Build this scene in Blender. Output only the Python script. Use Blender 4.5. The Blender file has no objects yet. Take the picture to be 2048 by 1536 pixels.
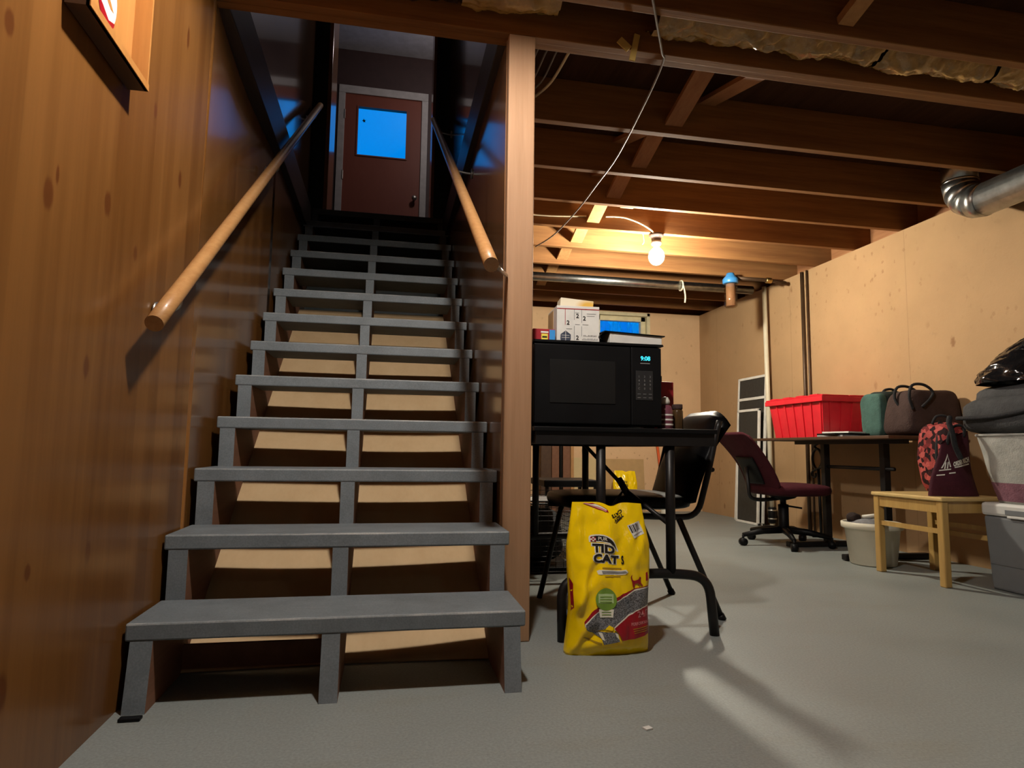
import bpy, bmesh, math, random
from mathutils import Vector, Matrix, noise
PI = math.pi
random.seed(7)
sc = bpy.context.scene
COL = sc.collection

# ------------------------------------------------------------------ camera, world, exposure
cam = bpy.data.cameras.new('camera'); camo = bpy.data.objects.new('camera', cam); COL.objects.link(camo)
camo.location = (0.5868, -1.7037, 0.6164)
camo.rotation_euler = (1.6717852, -0.01336815, -0.1916497)
cam.sensor_width = 36; cam.lens = 1290.54 / 2048 * 36; cam.clip_start = 0.02
sc.camera = camo
sc.view_settings.view_transform = 'Standard'; sc.view_settings.look = 'None'
sc.view_settings.gamma = 1; sc.view_settings.use_curve_mapping = False
sc.view_settings.exposure = 0.0
wd = bpy.data.worlds.new('dusk'); sc.world = wd; wd.use_nodes = True
bgn = wd.node_tree.nodes['Background']
bgn.inputs[0].default_value = (0.0, 0.27, 0.88, 1); bgn.inputs[1].default_value = 1.0
sc.cycles.max_bounces = 7; sc.cycles.diffuse_bounces = 4; sc.cycles.glossy_bounces = 4
sc.cycles.transparent_max_bounces = 8; sc.cycles.sample_clamp_indirect = 3.0
sc.cycles.caustics_reflective = False; sc.cycles.caustics_refractive = False
LAMP_COL = (1.0, 0.92, 0.75)
LAMP_COOL = (1.0, 0.94, 0.85)
LAMP_A, LAMP_C, LAMP_D = 1250.0, 1400.0, 45.0      # bulb by the far joist, bulb above the stair foot, bulb deep in the near room

# ------------------------------------------------------------------ material helpers
def nmat(name, rough=0.6, metal=0.0, color=(0.5, 0.5, 0.5), spec=0.5, coat=0.0):
    m = bpy.data.materials.new(name); m.use_nodes = True
    b = m.node_tree.nodes['Principled BSDF']
    b.inputs['Base Color'].default_value = (*color, 1); b.inputs['Roughness'].default_value = rough
    b.inputs['Metallic'].default_value = metal; b.inputs['Specular IOR Level'].default_value = spec
    if coat: b.inputs['Coat Weight'].default_value = coat; b.inputs['Coat Roughness'].default_value = 0.1
    return m
class NT:
    def __init__(s, m):
        s.t = m.node_tree; s.b = s.t.nodes['Principled BSDF']
        s.co = s.t.nodes.new('ShaderNodeTexCoord').outputs['Object']
    def n(s, typ, **k):
        nd = s.t.nodes.new(typ)
        for a, v in k.items(): setattr(nd, a, v)
        return nd
    def l(s, a, b): s.t.links.new(a, b)
    def map(s, scale=(1, 1, 1), loc=(0, 0, 0), rot=(0, 0, 0), src=None):
        nd = s.n('ShaderNodeMapping'); nd.inputs['Scale'].default_value = scale
        nd.inputs['Location'].default_value = loc; nd.inputs['Rotation'].default_value = rot
        s.l(src or s.co, nd.inputs[0]); return nd.outputs[0]
    def noise(s, vec, scale=5, detail=3, rough=0.5):
        nd = s.n('ShaderNodeTexNoise'); nd.inputs['Scale'].default_value = scale
        nd.inputs['Detail'].default_value = detail; nd.inputs['Roughness'].default_value = rough
        s.l(vec, nd.inputs['Vector']); return nd.outputs['Fac']
    def vor(s, vec, scale=5, rnd=1.0, out='Distance'):
        nd = s.n('ShaderNodeTexVoronoi'); nd.inputs['Scale'].default_value = scale
        nd.inputs['Randomness'].default_value = rnd
        s.l(vec, nd.inputs['Vector']); return nd.outputs[out]
    def ramp(s, fac, stops):
        nd = s.n('ShaderNodeValToRGB'); e = nd.color_ramp.elements
        while len(e) < len(stops): e.new(0.5)
        for el, (p, c) in zip(e, stops):
            el.position = p; el.color = (*c, 1) if len(c) == 3 else c
        s.l(fac, nd.inputs[0]); return nd.outputs[0]
    def math(s, op, a, b=None, clamp=False):
        nd = s.n('ShaderNodeMath', operation=op, use_clamp=clamp)
        for i, v in enumerate((a, b)):
            if v is None: continue
            if isinstance(v, (int, float)): nd.inputs[i].default_value = v
            else: s.l(v, nd.inputs[i])
        return nd.outputs[0]
    def vmath(s, op, a, b):
        nd = s.n('ShaderNodeVectorMath', operation=op)
        for i, v in enumerate((a, b)):
            if v is None: continue
            if isinstance(v, tuple): nd.inputs[i].default_value = v
            else: s.l(v, nd.inputs[i])
        return nd
    def mix(s, fac, a, b, mode='MIX'):
        nd = s.n('ShaderNodeMix', data_type='RGBA', blend_type=mode)
        for i, v in ((0, fac), (6, a), (7, b)):
            if isinstance(v, (int, float)): nd.inputs[i].default_value = v
            elif isinstance(v, tuple): nd.inputs[i].default_value = (*v, 1)
            else: s.l(v, nd.inputs[i])
        return nd.outputs[2]
    def color(s, c): s.l(c, s.b.inputs['Base Color'])
    def rough(s, c): s.l(c, s.b.inputs['Roughness'])
    def bump(s, h, strength=0.3, dist=0.01):
        nd = s.n('ShaderNodeBump'); nd.inputs['Strength'].default_value = strength
        nd.inputs['Distance'].default_value = dist; s.l(h, nd.inputs['Height']); s.l(nd.outputs[0], s.b.inputs['Normal'])
def stretch(axis, along=1.5, across=22):
    v = [across] * 3; v['xyz'.index(axis)] = along; return tuple(v)
def wood(name, c1, c2, axis='x', rough=0.6, across=22, along=1.5, coat=0.0, bump=0.25, spec=0.4):
    m = nmat(name, rough, coat=coat, spec=spec); t = NT(m)
    v = t.map(stretch(axis, along, across))
    f = t.noise(v, 1.0, 5, 0.6); g = t.noise(t.map(stretch(axis, along * 3, across * 6)), 1.0, 3, 0.6)
    k = t.math('ADD', t.math('MULTIPLY', f, 0.75), t.math('MULTIPLY', g, 0.25))
    t.color(t.ramp(k, [(0.3, c2), (0.7, c1)])); t.bump(k, bump, 0.004)
    return m
def plain(name, c, rough=0.6, metal=0.0, var=0.12, scale=12, bump=0.0, spec=0.5, coat=0.0):
    m = nmat(name, rough, metal, c, spec, coat); t = NT(m)
    f = t.noise(t.co, scale, 4, 0.6)
    d = tuple(x * (1 - var) for x in c); u = tuple(min(1, x * (1 + var)) for x in c)
    t.color(t.ramp(f, [(0.3, d), (0.7, u)]))
    if bump: t.bump(f, bump, 0.01)
    return m
def fabric(name, c, var=0.2, bumps=0.5, rough=0.85):
    m = nmat(name, rough, 0, c, 0.2); t = NT(m)
    f = t.noise(t.co, 14, 4, 0.6); w = t.noise(t.co, 160, 2, 0.5)
    t.color(t.ramp(f, [(0.3, tuple(x * (1 - var) for x in c)), (0.7, tuple(x * (1 + var) for x in c))]))
    t.bump(t.math('ADD', f, t.math('MULTIPLY', w, 0.25)), bumps, 0.02)
    return m
def emit(name, c, s):
    m = nmat(name); b = m.node_tree.nodes['Principled BSDF']
    b.inputs['Base Color'].default_value = (0, 0, 0, 1)
    b.inputs['Emission Color'].default_value = (*c, 1); b.inputs['Emission Strength'].default_value = s
    return m
M = {}
KNOTS = [(-0.478, 1.051, .017, .027), (-0.244, 1.122, .015, .026), (-0.283, .77, .012, .022), (-0.21, .394, .012, .022), (.195, 1.36, .012, .024),
         (-.019, 1.449, .010, .018), (-.08, 1.063, .010, .018), (-.491, .214, .020, .03), (.186, 1.778, .010, .03), (-.632, 1.265, .013, .02),
         (-.438, .396, .009, .014), (-.453, 1.096, .006, .018), (.141, .975, .009, .02), (.546, 1.07, .008, .016), (.32, .62, .009, .02),
         (.9, 1.2, .012, .02), (.75, 1.75, .012, .022), (1.4, 1.6, .012, .02), (-.9, .7, .016, .03), (-1.1, 1.4, .016, .03)]
def pine_panel(name, base, dark, knots, rough, seams, coat=0.35, axis='y'):
    m = nmat(name, rough, spec=0.25, coat=coat); t = NT(m)
    m.node_tree.nodes['Principled BSDF'].inputs['Coat Roughness'].default_value = rough * 0.55
    sep = t.n('ShaderNodeSeparateXYZ'); t.l(t.co, sep.inputs[0]); Y = sep.outputs['XYZ'.index(axis.upper())]; Z = sep.outputs[2]
    board = t.math('FLOOR', t.math('MULTIPLY', t.math('ADD', Y, t.math('MULTIPLY', t.noise(t.map((0, 0, .8)), 1, 1), .012)), 1 / 0.071))
    wn = t.n('ShaderNodeTexWhiteNoise', noise_dimensions='1D'); t.l(board, wn.inputs['W'])
    sc_ = (26, 26, 1.1)
    warp = t.vmath('ADD', t.co, None); t.l(t.vmath('SCALE', t.co, None).outputs[0], warp.inputs[1])
    g = t.noise(t.map(sc_), 1, 5, .6); fine = t.noise(t.map((110, 110, 2.2)), 1, 3, .6)
    k = t.math('ADD', t.math('MULTIPLY', g, .55), t.math('ADD', t.math('MULTIPLY', wn.outputs[0], .24), t.math('MULTIPLY', fine, .16)))
    c = t.ramp(k, [(.25, dark), (.55, base), (.85, tuple(min(1, x * 1.22) for x in base))])
    acc = None
    for (y0, z0, a, b) in knots:
        v = t.vmath('MULTIPLY', t.vmath('SUBTRACT', t.co, (0, y0, z0)).outputs[0], (0, 1 / a, 1 / b))
        ln = t.vmath('LENGTH', v.outputs[0], None).outputs['Value']
        acc = ln if acc is None else t.math('MINIMUM', acc, ln)
    if acc is not None:
        acc = t.math('ADD', acc, t.math('MULTIPLY', t.math('SUBTRACT', fine, .5), .5))
        kc = t.ramp(t.math('MULTIPLY', acc, .33), [(.0, (.07, .022, .006)), (.2, (.12, .04, .01)), (.36, (.3, .14, .04)), (.75, (1, 1, 1))])
        c = t.mix(1.0, c, kc, 'MULTIPLY') if False else t.mix(t.math('MULTIPLY', t.math('SUBTRACT', 1.25, acc), 2.2, True), c, (.11, .036, .010))
    gro = None
    for s_ in seams:
        d = t.math('ABSOLUTE', t.math('SUBTRACT', Y, s_)); d = t.math('LESS_THAN', d, .0022)
        gro = d if gro is None else t.math('MAXIMUM', gro, d)
    if gro is not None: c = t.mix(t.math('MULTIPLY', gro, .5), c, tuple(min(1, x * 1.9) for x in base))
    t.color(c)
    r = t.noise(t.map((3, 3, 3)), 1, 3); t.rough(t.math('ADD', rough - .04, t.math('MULTIPLY', r, .09)))
    t.bump(t.math('ADD', k, 0), .06, .003)
    return m
M['pine'] = pine_panel('knotty pine panelling', (.190, .080, .021), (.125, .047, .011), KNOTS, .30, [.405, -.81, 1.62], .24)
M['pine_gloss'] = pine_panel('glossier pine panelling', (.190, .080, .021), (.125, .047, .011), KNOTS, .24, [.405, 1.62], .36)
M['dark_panel'] = pine_panel('varnished stairwell panelling', (.20, .095, .045), (.13, .055, .022), [], .15, [1.66, 2.3], .7)
M['stair_panel'] = pine_panel('brown panelling beside stairs', (.20, .095, .042), (.13, .055, .02), [], .20, [1.6], .42)

def paint(name, c, worn, rough=.55, amount=.62):
    m = nmat(name, rough, spec=.35); t = NT(m)
    f = t.noise(t.map((9, 9, 9)), 1, 5, .65); f2 = t.noise(t.map((4, 30, 30)), 1, 4, .7); sp = t.noise(t.co, 220, 2)
    c1 = t.ramp(f, [(.3, tuple(x * .8 for x in c)), (.7, tuple(x * 1.12 for x in c))])
    c2 = t.mix(t.ramp(f2, [(amount, (0, 0, 0)), (amount + .14, (1, 1, 1))]), c1, worn)
    t.color(t.mix(.12, c2, t.ramp(sp, [(.3, (0, 0, 0)), (.7, (1, 1, 1))]), 'OVERLAY')); t.bump(t.math('ADD', f, t.math('MULTIPLY', sp, .2)), .12, .004)
    return m
M['tread'] = paint('grey deck paint on wood', (.160, .182, .198), (.22, .245, .26))
M['tread_edge'] = paint('worn grey paint on tread nose', (.22, .24, .25), (.36, .36, .35), amount=.5)
M['landing'] = paint('dark grey landing paint', (.10, .108, .11), (.13, .14, .14))
def floor_mat():
    m = nmat('painted concrete floor', .5, spec=.4); t = NT(m)
    f = t.noise(t.co, 1.3, 5, .6); f2 = t.noise(t.map((1, 3.5, 1)), 2.2, 4, .6); sp = t.noise(t.co, 150, 3, .6)
    c = t.ramp(f, [(.3, (.200, .218, .210)), (.7, (.240, .260, .250))])
    c = t.mix(t.ramp(f2, [(.55, (0, 0, 0)), (.8, (.5, .5, .5))]), c, (.20, .198, .16))
    c = t.mix(.16, c, t.ramp(sp, [(.3, (0, 0, 0)), (.7, (1, 1, 1))]), 'OVERLAY')
    v = t.vor(t.co, 3.1); c = t.mix(t.ramp(v, [(.0, (1, 1, 1)), (.018, (.8, .8, .8)), (.03, (0, 0, 0))]), c, (.08, .075, .07))
    t.color(c); t.rough(t.ramp(f, [(.3, (.42, .42, .42)), (.7, (.6, .6, .6))])); t.bump(t.math('ADD', sp, f), .12, .004)
    return m
M['floor'] = floor_mat()
def plaster(name, c, seams_axis=None):
    m = nmat(name, .8, spec=.2); t = NT(m)
    f = t.noise(t.co, 1.7, 5, .62); sp = t.noise(t.co, 60, 4, .65); mid = t.noise(t.co, 9, 5, .7)
    col = t.ramp(f, [(.3, tuple(x * .88 for x in c)), (.7, tuple(min(1, x * 1.06) for x in c))])
    col = t.mix(t.ramp(mid, [(.62, (0, 0, 0)), (.75, (.55, .55, .55))]), col, tuple(x * .72 for x in c))
    v = t.vor(t.map((6, 6, 3.4)), 1.0); gate = t.noise(t.map((1.3, 1.3, 1.3), (3, 1, 2)), 1, 3)
    spots = t.math('MULTIPLY', t.ramp(t.math('ADD', v, t.math('MULTIPLY', t.math('SUBTRACT', sp, .5), .16)), [(.06, (1, 1, 1)), (.13, (0, 0, 0))]), t.ramp(gate, [(.48, (0, 0, 0)), (.58, (1, 1, 1))]))
    col = t.mix(t.math('MULTIPLY', spots, .75), col, (.20, .10, .045))
    v2 = t.vor(t.map((17, 17, 12), (4, 2, 7)), 1.0); gate2 = t.noise(t.map((.9, .9, 1.4), (1, 5, 3)), 1, 4)
    fl = t.math('MULTIPLY', t.ramp(t.math('ADD', v2, t.math('MULTIPLY', t.math('SUBTRACT', sp, .5), .5)), [(.10, (1, 1, 1)), (.2, (0, 0, 0))]), t.ramp(gate2, [(.5, (0, 0, 0)), (.6, (1, 1, 1))]))
    col = t.mix(t.math('MULTIPLY', fl, .5), col, (.22, .11, .05))
    if seams_axis:
        sep = t.n('ShaderNodeSeparateXYZ'); t.l(t.co, sep.inputs[0]); Y = sep.outputs['XYZ'.index(seams_axis)]
        fr = t.math('FRACT', t.math('MULTIPLY', t.math('ADD', Y, t.math('MULTIPLY', t.noise(t.co, 3, 3), .015)), 1 / 1.22))
        d = t.math('LESS_THAN', t.math('ABSOLUTE', t.math('SUBTRACT', fr, .5)), .0035)
        col = t.mix(t.math('MULTIPLY', t.math('MULTIPLY', d, mid), .55), col, tuple(x * .5 for x in c))
    t.color(col); t.bump(t.math('ADD', t.math('MULTIPLY', sp, .5), mid), .25, .006)
    return m
M['plaster'] = plaster('peach painted concrete wall', (.415, .262, .135), 'Y')
M['plaster_back'] = plaster('peach painted back wall', (.68, .45, .26), None)
M['joist'] = wood('old brown joist wood', (.29, .14, .05), (.16, .066, .024), 'x', .75, spec=.15)
M['joist_y'] = wood('old brown framing wood', (.38, .18, .075), (.25, .10, .04), 'y', .7)
M['bridging'] = wood('pale bridging wood', (.50, .28, .11), (.36, .17, .06), 'z', .7, 30, 6)
M['post'] = wood('rough pine post wood', (.36, .205, .112), (.27, .145, .072), 'z', .65, 30, 1.6)
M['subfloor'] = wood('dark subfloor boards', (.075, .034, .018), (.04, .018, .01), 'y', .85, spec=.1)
M['rail'] = wood('varnished oak dowel', (.47, .255, .10), (.34, .155, .052), 'y', .4, 60, 5, .25)
M['hardboard'] = wood('tan hardboard', (.60, .42, .235), (.52, .35, .185), 'y', .75, 12, 2, 0, .05)
M['raw_stringer'] = wood('reddish raw stringer wood', (.22, .10, .055), (.15, .065, .035), 'y', .75)
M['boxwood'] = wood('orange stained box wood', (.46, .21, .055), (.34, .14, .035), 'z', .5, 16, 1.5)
M['boxdark'] = wood('dark stained wood and painted box shade', (.085, .04, .018), (.05, .022, .01), 'y', .6)  # real stain on desk and plank, painted shade under the wall box
M['dark_trim'] = wood('dark stained trim', (.06, .045, .04), (.035, .025, .022), 'y', .35)
M['jamb'] = plain('dark green painted jamb', (.022, .035, .034), .5)
M['jamb_edge'] = wood('varnished jamb edge', (.40, .20, .09), (.25, .11, .05), 'z', .22, 25, 2, .5)
M['door'] = wood('maroon painted door', (.27, .075, .045), (.225, .06, .038), 'z', .5, 6, 1, 0, .05)
M['maroon_wall'] = plain('dark maroon hall wall', (.055, .028, .026), .6)
M['white_trim'] = plain('off white trim paint', (.50, .47, .46), .5)
M['white_ceiling'] = plain('white hall ceiling', (.55, .53, .56), .8)
M['shade_wall'] = plain('grey plaster upper wall', (.25, .23, .22), .8)
M['metal'] = plain('galvanised steel', (.42, .43, .42), .32, 1.0, .25, 18, .08)
M['chrome'] = plain('chrome', (.75, .74, .72), .15, 1.0, .05)
M['steel'] = plain('dull steel bracket', (.5, .48, .44), .4, 1.0)
M['black_metal'] = plain('black enamel metal', (.009, .008, .008), .42, 0, .2, 20, 0, .3)
M['black_plastic'] = plain('black plastic', (.005, .005, .0055), .45, 0, .2, 10, 0, .15)
M['black_gloss'] = plain('glossy black plastic film', (.008, .008, .009), .14, 0, .1, 9, .6, .6)
M['black_vinyl'] = plain('black vinyl', (.003, .003, .0034), .36, 0, .2, 16, .05, .09)
M['black_fabric'] = fabric('black nylon', (.022, .022, .024))
M['charcoal'] = fabric('charcoal nylon', (.055, .056, .058))
M['mw_glass'] = plain('dark oven window', (.008, .008, .008), .3, 0, .1)
M['mw_pad'] = plain('dark grey keypad', (.018, .018, .019), .4)
M['grey_print'] = plain('grey print', (.22, .22, .22), .5)
M['led'] = emit('cyan clock digits', (.05, .75, .95), 1.4)
M['white_plastic'] = plain('white plastic', (.62, .60, .52), .45, 0, .06)
M['pvc'] = plain('cream pvc pipe', (.68, .62, .47), .4, 0, .05)
M['copper_dark'] = plain('tarnished dark pipe', (.075, .042, .022), .45, .4, .25)
M['cream_frame'] = plain('cream window frame paint', (.62, .55, .35), .6)
M['red_tote'] = plain('red plastic', (.62, .018, .030), .38, 0, .08)
M['green_nylon'] = fabric('dark green nylon', (.050, .105, .090))
M['green_shaded'] = fabric('green nylon with shade in its colour', (.020, .028, .026))  # shaded copy of the lunch bag's green nylon
M['brown_fabric'] = fabric('dark brown canvas', (.050, .030, .026))
M['maroon_fabric'] = fabric('maroon upholstery', (.050, .007, .012), .15, .3)
M['maroon_tote'] = fabric('maroon shopping bag cloth', (.055, .012, .020), .15, .3)
M['white_print'] = plain('white print', (.72, .70, .64), .6)
M['paper'] = plain('white paper', (.62, .60, .56), .7, 0, .08)
M['grey_paper'] = plain('grey paper', (.25, .25, .25), .7, 0, .2)
M['stool_wood'] = wood('light oak stool wood', (.53, .34, .11), (.40, .235, .07), 'z', .4, 35, 3, .2)
M['stool_top'] = wood('pale stool top', (.66, .48, .20), (.58, .40, .16), 'x', .4, 25, 3, .2)
M['cooler_body'] = plain('grey cooler plastic', (.155, .165, .175), .5, 0, .06)
M['cooler_lid'] = plain('white cooler lid', (.55, .55, .53), .45, 0, .05)
M['bucket'] = plain('cream plastic bucket', (.66, .62, .50), .35, 0, .05)
M['rag_grey'] = fabric('grey rag', (.20, .20, .21)); M['rag_dark'] = fabric('dark rag', (.03, .02, .018))
M['card'] = plain('cardboard', (.45, .29, .13), .85, 0, .08); M['card_light'] = plain('light cardboard', (.55, .42, .22), .85, 0, .06)
M['yellow'] = plain('yellow film bag', (.92, .62, .003), .20, 0, .05, 14, .2, .6)
M['b_black'] = plain('bag black print', (.012, .010, .010), .3); M['b_white'] = plain('bag white print', (.75, .72, .60), .3)
M['b_red'] = plain('bag crimson print', (.30, .006, .014), .3); M['b_green'] = plain('bag green print', (.17, .30, .04), .3)
M['b_pale'] = plain('bag pale green print', (.45, .60, .28), .35); M['b_pink'] = plain('bag pink print', (.62, .22, .22), .35)
M['b_brown'] = plain('bag ochre print', (.42, .25, .01), .35)
def granules():
    m = nmat('grey litter granule print', .4); t = NT(m)
    t.color(t.ramp(t.vor(t.co, 420, 1.0, 'Color'), [(.2, (.035, .035, .037)), (.8, (.24, .24, .25))])); return m
M['b_gran'] = granules()
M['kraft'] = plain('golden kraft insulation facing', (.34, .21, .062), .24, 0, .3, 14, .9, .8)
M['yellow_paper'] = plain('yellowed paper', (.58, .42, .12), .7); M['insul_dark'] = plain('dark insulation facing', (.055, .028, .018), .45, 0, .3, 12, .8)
M['wire_white'] = plain('white cable', (.72, .64, .46), .45); M['wire_grey'] = plain('grey cable', (.20, .175, .16), .45)
M['wire_black'] = plain('black cord', (.012, .012, .012), .5)
M['porcelain'] = plain('porcelain', (.6, .56, .48), .3); M['socket_dark'] = plain('dark lampholder', (.06, .04, .035), .5)
M['bulbA'] = emit('lit bulb by the far joists', LAMP_COL, LAMP_A)
M['bulbC'] = emit('lit bulb over the stair foot', LAMP_COOL, LAMP_C)
M['bulbD'] = emit('lit bulb in the near room', LAMP_COOL, LAMP_D)
M['blue_cap'] = plain('blue plastic cap', (.05, .24, .55), .35); M['brass'] = plain('brass', (.55, .38, .14), .35, 1.0)
M['screen_mesh'] = plain('dark insect mesh', (.028, .026, .022), .7, 0, .2, 40); M['screen_frame'] = plain('white aluminium frame', (.72, .71, .66), .4)
M['plywood'] = wood('yellow plywood', (.60, .42, .16), (.5, .32, .1), 'x', .6)
M['orange'] = plain('orange broom handle', (.62, .10, .025), .4)
M['pink_bottle'] = plain('plum plastic', (.16, .05, .07), .25); M['amber'] = plain('dark amber glass', (.055, .03, .012), .15)
M['blue_label'] = plain('blue label', (.03, .25, .62), .5); M['yellow_label'] = plain('yellow label', (.75, .62, .08), .5)
M['red_label'] = plain('red carton', (.33, .012, .022), .45); M['ochre'] = plain('amber stain', (.62, .36, .05), .6)
M['navy'] = plain('navy emblem', (.035, .045, .075), .5)
M['trash_white'] = fabric('grey white bin plastic', (.42, .42, .39), .15, .35, .5); M['purple'] = fabric('purple cloth', (.22, .10, .13))
M['blade'] = plain('pale blade', (.5, .5, .45), .4)
def camo_mat():
    m = fabric('red camouflage cloth', (.3, .05, .05)); t = NT(m)
    f = t.vor(t.co, 42, 1, 'Color'); t.color(t.ramp(f, [(.38, (.015, .004, .005)), (.5, (.20, .025, .025)), (.85, (.44, .09, .08))]))
    for n_ in m.node_tree.nodes:
        if n_.type == 'VALTORGB': n_.color_ramp.interpolation = 'LINEAR'
    return m
M['camo'] = camo_mat()
def glassmat(name, tint=(1, 1, 1), amt=.08):
    m = bpy.data.materials.new(name); m.use_nodes = True; t = m.node_tree; t.nodes.clear()
    o = t.nodes.new('ShaderNodeOutputMaterial'); mx = t.nodes.new('ShaderNodeMixShader'); a = t.nodes.new('ShaderNodeBsdfTransparent'); g = t.nodes.new('ShaderNodeBsdfGlossy')
    a.inputs[0].default_value = (*tint, 1); g.inputs['Roughness'].default_value = .05; mx.inputs[0].default_value = amt
    t.links.new(a.outputs[0], mx.inputs[1]); t.links.new(g.outputs[0], mx.inputs[2]); t.links.new(mx.outputs[0], o.inputs[0]); return m
M['pane'] = glassmat('clear window pane', (.97, .99, 1), .05)
M['filter_glass'] = glassmat('clear filter housing', (.80, .72, .62), .10)
M['filter_core'] = plain('brown filter cartridge', (.42, .25, .15), .6)
def wellmat():
    m = bpy.data.materials.new('cloudy window well cover'); m.use_nodes = True; t = m.node_tree; t.nodes.clear()
    o = t.nodes.new('ShaderNodeOutputMaterial'); mx = t.nodes.new('ShaderNodeMixShader'); a = t.nodes.new('ShaderNodeBsdfTransparent'); g = t.nodes.new('ShaderNodeBsdfTranslucent')
    tc = t.nodes.new('ShaderNodeTexCoord'); mp = t.nodes.new('ShaderNodeMapping'); nz = t.nodes.new('ShaderNodeTexNoise'); rp = t.nodes.new('ShaderNodeValToRGB')
    mp.inputs['Scale'].default_value = (26, 1, 3); nz.inputs['Scale'].default_value = 1; rp.color_ramp.elements[0].position = .42; rp.color_ramp.elements[1].position = .60
    a.inputs[0].default_value = (.6, .72, .92, 1); g.inputs[0].default_value = (.9, .95, 1, 1)
    for x, y in ((tc.outputs['Object'], mp.inputs[0]), (mp.outputs[0], nz.inputs['Vector']), (nz.outputs['Fac'], rp.inputs[0]), (rp.outputs[0], mx.inputs[0]), (a.outputs[0], mx.inputs[1]), (g.outputs[0], mx.inputs[2]), (mx.outputs[0], o.inputs[0])): t.links.new(x, y)
    return m
M['well'] = wellmat()

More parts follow.
